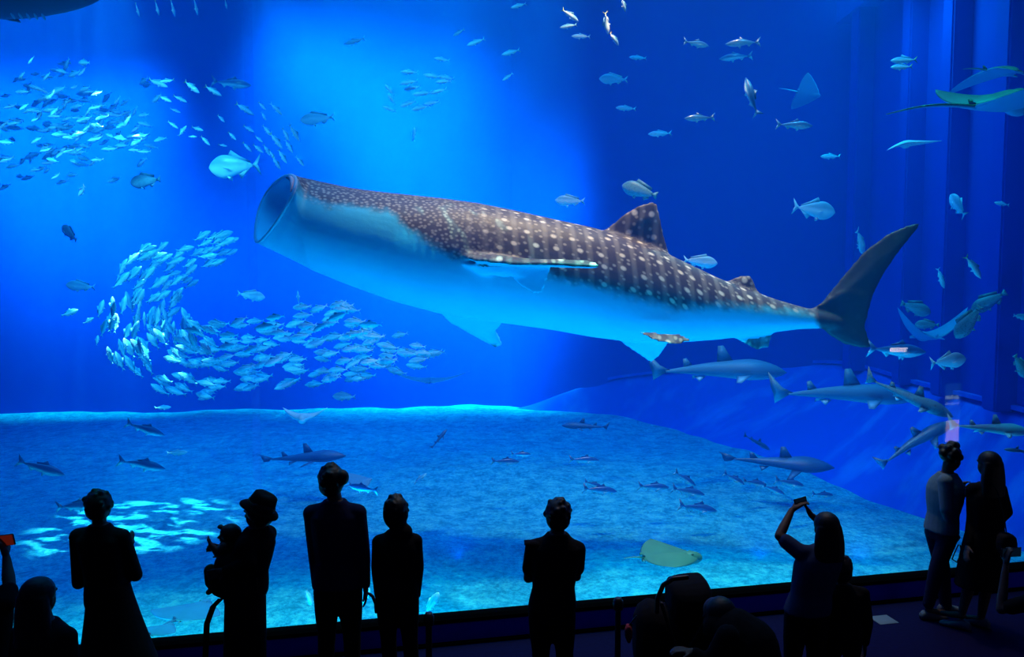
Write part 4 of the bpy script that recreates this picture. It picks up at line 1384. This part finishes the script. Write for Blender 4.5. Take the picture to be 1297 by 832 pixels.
    for s in (shl, shr): capsule(bm, sh_c.lerp(s, .3), s, .066 * S, .068 * S)
    for sd in ('l', 'r'):
        s, el, wr = arms[sd]
        if sleeve == 'long':
            chain(bm, [s, el], [.066 * S, .054 * S]); chain(bm, [el, wr.lerp(el, .06)], [.054 * S, .040 * S])
        else:
            chain(bm, [s, s.lerp(el, .68)], [.068 * S, .062 * S])
    if hood:
        ellipsoid(bm, hc + Vector((0, 0, -.012)) - hf * .015, (.098 * k, .112 * k, .125 * k))
        ellipsoid(bm, neck - f * .03 + r * .03, (.10 * S, .09 * S, .075 * S))
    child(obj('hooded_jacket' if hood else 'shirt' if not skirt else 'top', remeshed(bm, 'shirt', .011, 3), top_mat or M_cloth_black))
    # lower garment
    bm = bmesh.new()
    if skirt:
        w0, w1, z1, dx = skirt
        zt = pel.z + .16 * S
        secs = []
        for q in range(9):
            t_ = q / 8
            z = lerp(zt, z1, t_)
            w = lerp(.165 * S, w1, t_ ** w0)
            secs.append((Vector((pel.x, pel.y, z)) + Vector((1, 0, 0)) * dx * t_, r * w, f * (w * .78)))
        section_loft(bm, list(reversed(secs)), 28, .95)
        child(obj('skirt', remeshed(bm, 'skirt', .012, 3), low_mat or M_cloth_black))
    elif legs:
        section_loft(bm, [(pel + up * (L * t_), r * (a * S * build), f * (b_ * S * build)) for t_, a, b_ in ((-.13, .15, .115), (0, .178, .13), (.12, .17, .122), (.17, .16, .115))])
        for sd in ('l', 'r'):
            hip, kn, an = lg[sd]
            chain(bm, [hip, hip.lerp(kn, .5), kn], [.100 * S * build, .090 * S * build, .070 * S])
            chain(bm, [kn, kn.lerp(an, .5), an + Vector((0, 0, .03))], [.070 * S, .063 * S, .055 * S])
        child(obj('trousers', remeshed(bm, 'trousers', .011, 3), low_mat or M_cloth_black))
    if legs:
        for sd in ('l', 'r'):
            an = lg[sd][2]
            ff = f if foot_face is None else Vector((math.cos(math.radians(foot_face)), math.sin(math.radians(foot_face)), 0))
            b2 = bmesh.new()
            fr = ff.cross(Vector((0, 0, 1)))
            secs = []
            for q, w, h in ((-.075, .030, .06), (-.05, .038, .085), (0, .040, .095), (.05, .043, .075), (.11, .048, .055), (.16, .042, .045), (.19, .022, .03)):
                c = Vector((an.x, an.y, 0)) + ff * q * S
                secs.append((c + Vector((0, 0, h / 2)), fr * w * S, Vector((0, 0, h / 2))))
            section_loft(b2, secs, 14, .8)
            child(obj('shoe', b2, M_shoe))
    # hair
    bm = bmesh.new()
    g = -hf
    if hair in ('short', 'bun', 'hat'):
        ellipsoid(bm, at(0, -.020, .030), (.093 * k, .104 * k, .097 * k), R)
        ellipsoid(bm, at(0, -.042, -.018), (.085 * k, .074 * k, .080 * k), R)
        for a_ in range(9):
            an_ = a_ / 8 * PI
            ellipsoid(bm, at(math.cos(an_) * .066, -.03 - .03 * math.sin(an_), .045 + .02 * math.sin(an_ * 3)), (.026 * k, .034 * k, .026 * k), R, 8, 6)
    if hair in ('short', 'bun'):
        for a_ in range(34):
            th_ = rnd.uniform(0, 2 * PI); ph_ = rnd.uniform(-.5, 1.5)
            if math.sin(th_) > .5 and ph_ < .5: continue
            q_ = rnd.uniform(.90, 1.0)
            ellipsoid(bm, at(math.cos(th_) * math.cos(ph_) * .090 * q_, -.022 + math.sin(th_) * math.cos(ph_) * .099 * q_, .030 + math.sin(ph_) * .094 * q_), (rnd.uniform(.014, .026) * k,) * 3, R, 7, 5)
    if hair == 'curly':
        for a_ in range(26):
            th_ = rnd.uniform(0, 2 * PI); ph = rnd.uniform(-.2, 1.4)
            if math.sin(th_) > .3 and ph < .7: continue
            ellipsoid(bm, at(math.cos(th_) * math.cos(ph) * .082, -.02 + math.sin(th_) * math.cos(ph) * .088, .03 + math.sin(ph) * .085), (.036 * k,) * 3, R, 8, 6)
        ellipsoid(bm, at(0, -.03, .03), (.088 * k, .094 * k, .088 * k), R)
    if hair == 'bun':
        ellipsoid(bm, hc + Vector((.088, -.05, .045)), (.058, .058, .064))
    if hair == 'long':
        ellipsoid(bm, at(0, -.022, .032), (.090 * k, .100 * k, .090 * k), R)
        sec = []
        for q in range(8):
            t_ = q / 7
            w = lerp(.088, .092, t_) * k * (1 + .25 * math.sin(t_ * PI * .8))
            sec.append((at(0, -.055 - .02 * t_, .03 - hair_len / k * t_), (R @ Vector((1, 0, 0))) * w, (R @ Vector((0, 1, 0))) * (.060 * k * (1 - .3 * t_))))
        section_loft(bm, list(reversed(sec)), 16)
    child(obj('hair', remeshed(bm, 'hair', .008, 2), M_hair)) if hair != 'none' else bm.free()
    return root, hc, J, arms, at, k, child


def phone(c, d1, d2, w=.075, h=.15, name='smartphone', label=None, mat=None, scr=None):
    """slab phone centred at c, long axis d1, face normal d2"""
    bm = bmesh.new()
    box(bm, (-w / 2, -.004, -h / 2), (w / 2, .004, h / 2))
    bmesh.ops.bevel(bm, geom=bm.edges[:], offset=.003, segments=2, affect='EDGES')
    d1 = d1.normalized(); d2 = (d2 - d1 * d2.dot(d1)).normalized(); d3 = d2.cross(d1)
    M = Matrix((d3, d2, d1)).transposed().to_4x4(); M.translation = c
    o = obj(name, bm, mat or M_gear)
    o.matrix_world = M
    bm = bmesh.new(); box(bm, (-w / 2 + .004, -.0052, -h / 2 + .008), (w / 2 - .004, -.0042, h / 2 - .008))
    sc_ = obj('screen', bm, scr or M_screen_dim, o, False)
    bm = bmesh.new(); ellipsoid(bm, (w * .28, .005, h * .4), (.008, .003, .008), None, 8, 6)
    obj('lens', bm, M_gear, o)
    tag(o, label, 'phone')
    return o



# 1. person in a loose flared dress, hands raised at the chest
Y = Yof(126, 622, 1.62)
person('person in a loose flared dark dress, short hair, forearms raised before the chest', Y, 88, 1.62, 126, 621, {'neck': (126, 665), 'pelvis': (138, 762), 'el_r': (172, 728, .06), 'wr_r': (163, 698, .26), 'el_l': (100, 738, .04), 'wr_l': (112, 720, .28)},
       skirt=(1.2, .30, .25, .06), shoulder=.215, hdir=(V3(.3, .5, .6), V3(.15, .3, 1)), curl=(.6, .4), ssc=1.0)
# 2. long haired person nearest the camera
Y2 = Yof(50, 730, 1.56)
person('long haired person nearest the camera, seen from behind at the lower corner', Y2, 80, 1.56, 50, 730, {'neck': (55, 786)}, hair='long', hair_len=.36, shoulder=.19)
# 3. arm raised at the frame edge
Y3 = Yof(-22, 700, 1.60)
_, _, J3, A3, _, _, _ = person('person cut off by the frame, one bent arm lifting a phone', Y3, 85, 1.60, -24, 704, {'neck': (-24, 745), 'el_r': (12, 742, .08), 'wr_r': (8, 706, .20)}, sleeve='short', hdir=(None, V3(-.35, .25, 1)), curl=(.5, 1.0))
phone(A3['r'][2] + Vector((-.035, .03, .10)), V3(1, 0, .12), V3(0, 1, .1), label='phone with a reddish glowing screen, held up at the frame edge', scr=M_screen)

# 4. hatted adult in profile with a baby on the chest
Y4 = Yof(322, 622, 1.70)
r4, hc4, J4, A4, at4, k4, ch4 = person('adult in a brimmed hat facing sideways, wearing a baby on the front', Y4, 165, 1.66, 326, 628, {'neck': (325, 668), 'pelvis': (312, 752), 'el_l': (316, 712, -.18), 'wr_l': (286, 722, -.20), 'el_r': (318, 712, .16), 'wr_r': (288, 700, .16)},
       hair='hat', skirt=(.7, .185, .12, -.03), tilt=-.06, head_face=160, hair_len=.2, shoulder=.185, curl=(.9, .9))
bm = bmesh.new()
n = 28
hp = []
Rh = Matrix.Rotation(math.radians(27), 3, 'Y')
def hatring(rx, z, sag=0.): return [at4(0, 0, 0) + Rh @ Vector((math.cos(2 * PI * i / n) * rx * 1.0, math.sin(2 * PI * i / n) * rx * .92, z + sag * math.cos(4 * PI * i / n))) for i in range(n)]
loft(bm, [hatring(.100, .030), hatring(.105, .040), hatring(.150, .022, -.008), hatring(.152, .030, -.008), hatring(.104, .055), hatring(.098, .10), hatring(.088, .145), hatring(.06, .160, .004), hatring(.02, .150)])
ch4(obj('hat', bm, M_hat))
bm = bmesh.new(); loft(bm, [hatring(.1065, .05), hatring(.1065, .075), hatring(.102, .078), hatring(.102, .048)], cap=False)
ch4(obj('hat_band', bm, M_hatband))
# the baby
root = empty('person', (P(285, 700, Y4).x, P(285, 700, Y4).y, 0))
tag(root, 'baby carried on the front of the hatted adult, one small hand reaching out', 'person')
Yb = Y4 - .04
bm = bmesh.new()
hb = P(290, 678, Yb)
head_shape(bm, hb, .165, V3(-.8, -.3, .15).normalized(), 0)
chain(bm, [hb + V3(.0, 0, -.05), P(291, 696, Yb), P(289, 716, Yb), P(287, 736, Yb)], [.05, .075, .085, .085])
chain(bm, [P(284, 692, Yb - .07), P(275, 698, Yb - .1), P(267, 691, Yb - .1)], [.034, .028, .020])
hand(bm, P(267, 691, Yb - .1), V3(-.3, -.1, 1), V3(-1, 0, 0), .50, .2, 1, .6, .4)
chain(bm, [P(288, 692, Yb + .08), P(276, 702, Yb + .1), P(272, 698, Yb + .1)], [.034, .028, .020])
hand(bm, P(272, 698, Yb + .1), V3(-.3, 0, 1), V3(-1, 0, 0), .50, .5, -1)
for dy in (-.10, .10):
    chain(bm, [P(286, 736, Yb + dy * .5), P(266, 722, Yb + dy), P(265, 738, Yb + dy), P(270, 746, Yb + dy)], [.052, .042, .030, .024])
    chain(bm, [P(270, 746, Yb + dy), P(264, 750, Yb + dy)], [.022, .02])
b = obj('body', remeshed(bm, 'baby', .006, 2), M_skin); b.parent = root; b.matrix_parent_inverse = Matrix.Translation(-root.location)
bm = bmesh.new()
chain(bm, [P(291, 694, Yb), P(289, 716, Yb), P(287, 737, Yb)], [.082, .095, .096])
for dy in (-.10, .10):
    chain(bm, [P(286, 736, Yb + dy * .5), P(267, 723, Yb + dy), P(266, 735, Yb + dy)], [.060, .050, .038])
b = obj('romper', remeshed(bm, 'romper', .009, 2), M_cloth_green); b.parent = root; b.matrix_parent_inverse = Matrix.Translation(-root.location)
bm = bmesh.new(); ellipsoid(bm, hb + V3(.012, .005, .014), (.078, .075, .072)); ellipsoid(bm, P(279, 667, Yb), (.022, .03, .016), None, 8, 6)
b = obj('hair', remeshed(bm, 'babyhair', .006, 2), M_hair); b.parent = root; b.matrix_parent_inverse = Matrix.Translation(-root.location)
# carrier with hanging straps
bm = bmesh.new()
section_loft(bm, [(P(x, y, Y4 - .03), V3(w, 0, 0), V3(0, d, 0)) for x, y, w, d in ((294, 748, .05, .16), (290, 742, .10, .19), (291, 722, .115, .185), (295, 704, .11, .17), (299, 694, .07, .12))])
car = obj('baby_carrier', remeshed(bm, 'carrier', .010, 3), M_cloth_black)
tag(car, 'dark soft baby carrier with long dangling straps, worn by the hatted adult', 'baby carrier')
def strap(pts, w=.016):
    bm = bmesh.new()
    secs = []
    for (x, y, dy) in pts:
        secs.append((P(x, y, Y4 + dy), V3(w, 0, 0), V3(0, .004, 0)))
    section_loft(bm, secs, 8, .7)
    return bm
for pts, w in (([(325, 732, -.2), (326, 760, -.22), (324, 785, -.23), (326, 800, -.24)], .007), ([(322, 735, .05), (322, 765, .06), (321, 798, .06)], .006), ([(280, 758, -.2), (270, 768, -.22), (262, 790, -.23), (260, 835, -.24)], .022)):
    s_ = obj('strap', strap(pts, w), M_cloth_black); s_.parent = car

# 5. tall person with a bun
Y5 = Yof(424, 590, 1.80)
_, _, J5, A5, _, _, _ = person('tallest person, hair in a bun, long dark shirt, arms hanging', Y5, 92, 1.76, 420, 589, {'neck': (424, 634), 'pelvis': (428, 742), 'el_l': (399, 700, -.02), 'wr_l': (402, 745, .02), 'el_r': (460, 700, .0), 'wr_r': (463, 742, .05)}, hair='bun', top_mat=M_cloth_navy, shoulder=.205, low_mat=M_cloth_black)
bm = bmesh.new()
p0 = A5['r'][2] + V3(.02, .02, -.07)
chain(bm, [p0, p0 + V3(.03, 0, -.02), p0 + V3(.055, 0, -.08), p0 + V3(.06, 0, -.15)], [.012, .012, .014, .014], 10)
o = obj('folding_fan', bm, M_gear); tag(o, 'narrow dark folded fan held in the hand of the tallest person', 'fan')
# 6. hooded person
Y6 = Yof(502, 626, 1.58)
person('person in a dark hooded jacket standing beside the tallest person', Y6, 95, 1.58, 501, 628, {'neck': (503, 672), 'pelvis': (503, 748), 'el_l': (478, 718, .0), 'wr_l': (480, 755, .06), 'el_r': (529, 718, 0), 'wr_r': (527, 755, .06), 'kn_l': (492, 806, .02), 'kn_r': (519, 806, .0), 'an_l': (496, 868, 0), 'an_r': (524, 868, 0)}, hood=True, shoulder=.178)
# 7. person with folded arms
Y7 = Yof(707, 631, 1.64)
person('person standing alone in the middle with arms folded, short hair', Y7, 88, 1.64, 707, 632, {'neck': (706, 676), 'pelvis': (699, 772), 'el_l': (669, 732, .10), 'wr_l': (705, 722, .24), 'el_r': (730, 730, .08), 'wr_r': (694, 716, .28), 'sh_l': (676, 694, 0), 'sh_r': (731, 696, 0), 'kn_l': (685, 826), 'kn_r': (715, 826), 'an_l': (684, 880), 'an_r': (718, 880)}, shoulder=.215, sleeve='short', hdir=(V3(1, 0, .1), V3(-1, 0, .1)), hnorm=(V3(0, -1, 0), V3(0, -1, 0)))
bm = bmesh.new()
section_loft(bm, [(P(x, y, Y7 - .02), V3(0, 0, h), V3(0, .05, 0)) for x, y, h in ((664, 687, .008), (668, 688, .02), (680, 690, .035), (694, 692, .03), (704, 694, .01))], 12)
cl = obj('shoulder_flap', bm, M_cloth_black); cl.parent = [o for o in SC.objects if o.get('label', '').startswith('person standing alone')][0]; cl.matrix_parent_inverse = Matrix.Translation(-cl.parent.location)
# 9. person photographing with raised arms
Y9 = Yof(1045, 645, 1.56)
_, _, J9, A9, _, _, _ = person('long haired person with both arms raised taking a picture', Y9, 95, 1.56, 1046, 648, {'neck': (1041, 692), 'pelvis': (1022, 775), 'sh_l': (1014, 700, 0), 'el_l': (987, 679, .10), 'wr_l': (1003, 646, .26), 'sh_r': (1058, 700, 0), 'el_r': (1052, 672, .30), 'wr_r': (1027, 652, .30)},
       hair='long', hair_len=.26, top_mat=M_cloth_blue, sleeve='short', shoulder=.185, hdir=(V3(.75, .1, .5), V3(-.45, .1, .8)), hnorm=(V3(.6, .2, -.8), V3(-.8, .2, -.5)), curl=(.75, .9), low_mat=M_cloth_black)
ph = phone(P(1014, 635, Y9 + .29), V3(1, 0, .3), V3(0, 1, .05), .06, .10, 'compact_camera', 'small dark camera held high by the long haired person', M_gear)
ph['category'] = 'camera'
# 10. child in front
Y10 = Yof(1065, 703, 1.16)
person('child with short hair standing close beside the photographing person', Y10, 85, 1.16, 1065, 704, {'neck': (1066, 739), 'pelvis': (1068, 802)}, shoulder=.24, ssc=1.12, build=1.05)
# 11. man in profile by the glass, leaning toward his companion
Y11 = Yof(1200, 787, 0.0)
Y11 = 7.42
r11, hc11, J11, A11, _, _, _ = person('person in a pale shirt and slim trousers in profile, looking down at a camera', Y11, 15, 1.66, 1206, 563, {'neck': (1200, 599), 'pelvis': (1192, 672), 'sh_l': (1197, 610, .14), 'sh_r': (1197, 610, -.14), 'el_l': (1206, 636, .16), 'wr_l': (1214, 622, .10), 'el_r': (1198, 645, -.20), 'wr_r': (1210, 676, -.02),
       'kn_l': (1194, 722, .10), 'an_l': (1198, 772, .10), 'kn_r': (1186, 722, -.08), 'an_r': (1176, 768, -.06)}, hair='curly', top_mat=M_cloth_grey, low_mat=M_cloth_navy, sleeve='long', shoulder=.18, tilt=-.30, foot_face=0, curl=(.9, .7), build=.9)
bm = bmesh.new()
cc = P(1216, 623, Y11 + .08)
box(bm, (-.035, -.06, -.04), (.035, .06, .04)); bmesh.ops.bevel(bm, geom=bm.edges[:], offset=.010, segments=2, affect='EDGES')
cmr = obj('camera_body', bm, M_gear); cmr.name = 'handheld_camera'; cmr.location = cc
bm = bmesh.new(); capsule(bm, (.0, 0, 0), (.075, 0, 0), .030, .030, 16); obj('camera_lens', bm, M_gear, cmr)
tag(cmr, 'black camera held chest high by the person in a pale shirt', 'camera')
# 12. woman in a dress
Y12 = 7.15
person('long haired person in a knee length dark dress with a shoulder bag', Y12, 100, 1.64, 1252, 571, {'neck': (1251, 612), 'pelvis': (1248, 690), 'el_l': (1232, 655, .05), 'wr_l': (1226, 690, -.08), 'sh_l': (1233, 620, 0), 'sh_r': (1266, 620, 0), 'el_r': (1275, 648, -.02), 'wr_r': (1262, 664, .14), 'kn_l': (1229, 735), 'an_l': (1219, 774), 'kn_r': (1250, 738), 'an_r': (1243, 779, .05)},
       hair='long', hair_len=.32, skirt=(.6, .235, .42, -.03), shoulder=.19, foot_face=140)
bm = bmesh.new()
section_loft(bm, [(P(1275, y, Y12 - .27), V3(w, 0, 0), V3(0, .06, 0)) for y, w in ((702, .055), (698, .075), (688, .08), (680, .07), (676, .04))], 16, .6)
bag = obj('shoulder_bag', bm, M_bag); tag(bag, 'small black shoulder bag at the hip of the person in a dark dress', 'bag')
bm = bmesh.new(); chain(bm, [P(1275, 677, Y12 - .27), P(1271, 650, Y12 - .24), P(1263, 622, Y12 - .17), P(1256, 611, Y12 - .13)], [.006] * 4, 8)
obj('bag_strap', bm, M_bag, bag)
# strap loop dangling between the two
bm = bmesh.new()
chain(bm, [P(1214, 690, Y11), P(1209, 700, Y11), P(1206, 708, Y11), P(1212, 712, Y11), P(1218, 700, Y11), P(1216, 690, Y11)], [.006] * 6, 6)
o = obj('wrist_strap', bm, M_gear); tag(o, 'thin looped strap dangling between the two people at the far end', 'strap')
# 13. raised arm at the right edge
Y13 = Yof(1310, 700, 1.45)
Y13 = 5.6
_, _, _, A13, _, _, _ = person('person mostly outside the frame at the far end, raising a forearm with a phone', Y13, 110, 1.50, 1330, 690, {'neck': (1330, 735), 'el_l': (1268, 772, .10), 'wr_l': (1274, 716, .20), 'sh_l': (1306, 762, 0)}, sleeve='short', hdir=(V3(.12, .1, 1), None), hnorm=(V3(1, .2, 0), None), curl=(.9, .5))
phone(A13['l'][2] + V3(.055, .03, .09), V3(1, 0, .05), V3(0, 1, .1), label='phone with a dim screen held up beside the dark dress', mat=M_gear)

# 8. pushchair and the person crouching by it
Y8 = 5.55
root = empty('pushchair', (P(850, 790, Y8).x, Y8, 0))
tag(root, 'dark pushchair with a bulky raised hood and curved handle', 'pushchair')
def prt(name, bm, mat):
    o = obj(name, bm, mat); o.parent = root; o.matrix_parent_inverse = Matrix.Translation(-root.location); return o
bm = bmesh.new()
section_loft(bm, [(P(x, (a + b) / 2, Y8), V3(0, 0, (b - a) / 2 * Y8 / 1000), V3(0, d, 0)) for x, a, b, d in ((846, 738, 775, .12), (850, 734, 788, .19), (862, 732, 792, .23), (878, 730, 792, .24), (890, 729, 788, .22), (896, 736, 776, .15), (898, 748, 765, .06))], 22, .75)
prt('hood', remeshed(bm, 'hood', .010, 3), M_cloth_black)
bm = bmesh.new()
section_loft(bm, [(P(x, (a + b) / 2, Y8), V3(0, 0, (b - a) / 2 * Y8 / 1000), V3(0, d, 0)) for x, a, b, d in ((803, 778, 835, .10), (810, 765, 850, .18), (822, 758, 856, .21), (838, 762, 858, .22), (870, 775, 858, .23), (900, 780, 850, .22), (915, 795, 835, .14))], 22, .8)
prt('seat', remeshed(bm, 'seatm', .012, 3), M_cloth_black)
bm = bmesh.new()
chain(bm, [P(832, 775, Y8 - .2), P(833, 757, Y8 - .22), P(840, 741, Y8 - .24), P(852, 733, Y8 - .25), P(870, 731, Y8 - .25)], [.016] * 5, 10)
prt('handle', bm, M_gear)
for dy in (-.22, .22):
    bm = bmesh.new()
    chain(bm, [P(838, 765, Y8 + dy), Vector((P(880, 800, Y8).x, Y8 + dy, .16))], [.014, .014], 10)
    chain(bm, [P(890, 790, Y8 + dy), Vector((P(815, 800, Y8).x, Y8 + dy, .16))], [.014, .014], 10)
    prt('frame', bm, M_gear)
    for px in (815, 885):
        bm = bmesh.new()
        c = Vector((P(px, 800, Y8).x, Y8 + dy * 1.1, .125))
        rr = []
        for i in range(25):
            a = 2 * PI * i / 24
            cc_ = c + V3(math.cos(a) * .10, 0, math.sin(a) * .10)
            o_ = V3(math.cos(a), 0, math.sin(a))
            rr.append([cc_ + o_ * (.022 * math.cos(q)) + V3(0, .018 * math.sin(q), 0) for q in [2 * PI * j / 8 for j in range(8)]])
        loft(bm, rr, cap=False)
        for i in range(5):
            a = 2 * PI * i / 5
            capsule(bm, c, c + V3(math.cos(a) * .09, 0, math.sin(a) * .09), .010, .008, 6)
        prt('wheel', bm, M_gear)
M_red = mat_plain('dark_red_cloth', (.20, .012, .02), .9)
bm = bmesh.new()
section_loft(bm, [(P(796, y, Y8 - .15), V3(w, 0, 0), V3(0, .03, 0)) for y, w in ((812, .012), (806, .026), (798, .028), (792, .014))], 12, .7)
o = obj('cloth_tag', bm, M_red); o.name = 'red_pouch'; tag(o, 'small dark red pouch hanging beside the pushchair', 'pouch')
bm = bmesh.new(); chain(bm, [P(796, 793, Y8 - .15), P(806, 780, Y8 - .15)], [.005, .005], 6); obj('cord', bm, M_gear, o)

# crouching figure on the near side of the glass, back rounded toward the camera
Yc = 4.95
root = empty('person', (P(930, 800, Yc).x, Yc, 0))
tag(root, 'person crouching with a rounded back beside the dark pushchair', 'person')
def prt2(name, bm, mat, v):
    o = obj(name, remeshed(bm, name, v, 2), mat); o.parent = root; o.matrix_parent_inverse = Matrix.Translation(-root.location); return o
hcc = P(908, 778, Yc + .1)
bm = bmesh.new()
head_shape(bm, hcc, .22, V3(-.75, .6, 0).normalized(), -.5)
sp = [P(915, 795, Yc + .05), P(932, 803, Yc), P(950, 818, Yc - .05), P(958, 850, Yc - .08), P(955, 872, Yc - .08)]
chain(bm, [hcc, sp[0]], [.055, .07]); chain(bm, sp, [.11, .14, .155, .155, .16], 16)
for dy in (-.17, .17):
    s = P(922, 806, Yc + dy); e = P(900, 842, Yc + dy); w = P(878, 826, Yc + dy * .8)
    chain(bm, [s, e, w], [.06, .045, .028]); hand(bm, w, V3(-1, 0, .2), V3(0, 0, -1), .95, .8, 1 if dy > 0 else -1)
    hp_ = P(955, 868, Yc + dy * .6); kn = P(905, 868, Yc + dy); an = Vector((P(930, 868, Yc).x, Yc + dy, .085))
    chain(bm, [hp_, kn, an], [.095, .06, .038])
    chain(bm, [an + V3(0, 0, -.04), an + V3(-.16, .03, -.06)], [.036, .024])
prt2('body', bm, M_skin, .0085)
bm = bmesh.new()
chain(bm, sp, [.13, .165, .18, .175, .17], 16)
for dy in (-.17, .17):
    s = P(922, 806, Yc + dy); e = P(900, 842, Yc + dy); w = P(878, 826, Yc + dy * .8)
    chain(bm, [s, e, e.lerp(w, .85)], [.075, .06, .042])
prt2('shirt', bm, M_cloth_black, .012)
bm = bmesh.new()
for dy in (-.17, .17):
    hp_ = P(955, 868, Yc + dy * .6); kn = P(905, 868, Yc + dy); an = Vector((P(930, 868, Yc).x, Yc + dy, .12))
    chain(bm, [hp_, kn, an], [.115, .078, .055])
prt2('trousers', bm, M_cloth_black, .012)
bm = bmesh.new(); ellipsoid(bm, hcc + V3(.02, -.02, .03), (.10, .10, .095)); prt2('hair', bm, M_hair, .009)
for dy in (-.17, .17):
    bm = bmesh.new(); section_loft(bm, [(Vector((P(930, 868, Yc).x - q, Yc + dy, h / 2)), V3(0, w, 0), V3(0, 0, h / 2)) for q, w, h in ((-.07, .03, .06), (-.03, .04, .09), (.05, .045, .08), (.14, .045, .05), (.2, .02, .03))], 12, .8)
    o = obj('shoe', bm, M_shoe); o.parent = root; o.matrix_parent_inverse = Matrix.Translation(-root.location)

# barrier posts
def post(px, py, label):
    p = G(px, py, .98) if False else P(px, py, Yof(px, py, .74))
    root = empty('barrier_post', (p.x, p.y, 0)); tag(root, label, 'post', None)
    h = p.z
    def q(name, bm, mat):
        o = obj(name, bm, mat, root); return o
    bm = bmesh.new()
    loft(bm, [[V3(math.cos(2 * PI * i / 24) * r_, math.sin(2 * PI * i / 24) * r_, z) for i in range(24)] for r_, z in ((.13, 0), (.13, .012), (.06, .03), (.02, .035))]); q('base', bm, M_gear)
    bm = bmesh.new(); capsule(bm, (0, 0, .03), (0, 0, h - .06), .024, .024, 16); q('pole', bm, M_gear)
    bm = bmesh.new()
    loft(bm, [[V3(math.cos(2 * PI * i / 20) * r_, math.sin(2 * PI * i / 20) * r_, z) for i in range(20)] for r_, z in ((.030, h - .10), (.040, h - .09), (.040, h - .025), (.030, h - .015), (.026, h), (.01, h))]); q('cap', bm, M_gear)
post(543, 776, 'short dark barrier post beside the hooded person')
post(783, 757, 'short dark barrier post beside the pushchair')
# pale square marker let into the hall floor
c = G(1119, 785, 0)
bm = bmesh.new(); box(bm, (-.10, -.09, 0), (.10, .09, .004)); bmesh.ops.bevel(bm, geom=bm.edges[:], offset=.0015, segments=1, affect='EDGES')
o = obj('floor_marker', bm, mat_plain('marker_grey', (.08, .09, .14), .7)); o.location = (c.x, c.y, 0); o.rotation_euler.z = .2
tag(o, 'pale square marker on the dark hall floor between child and far couple', 'floor marker')
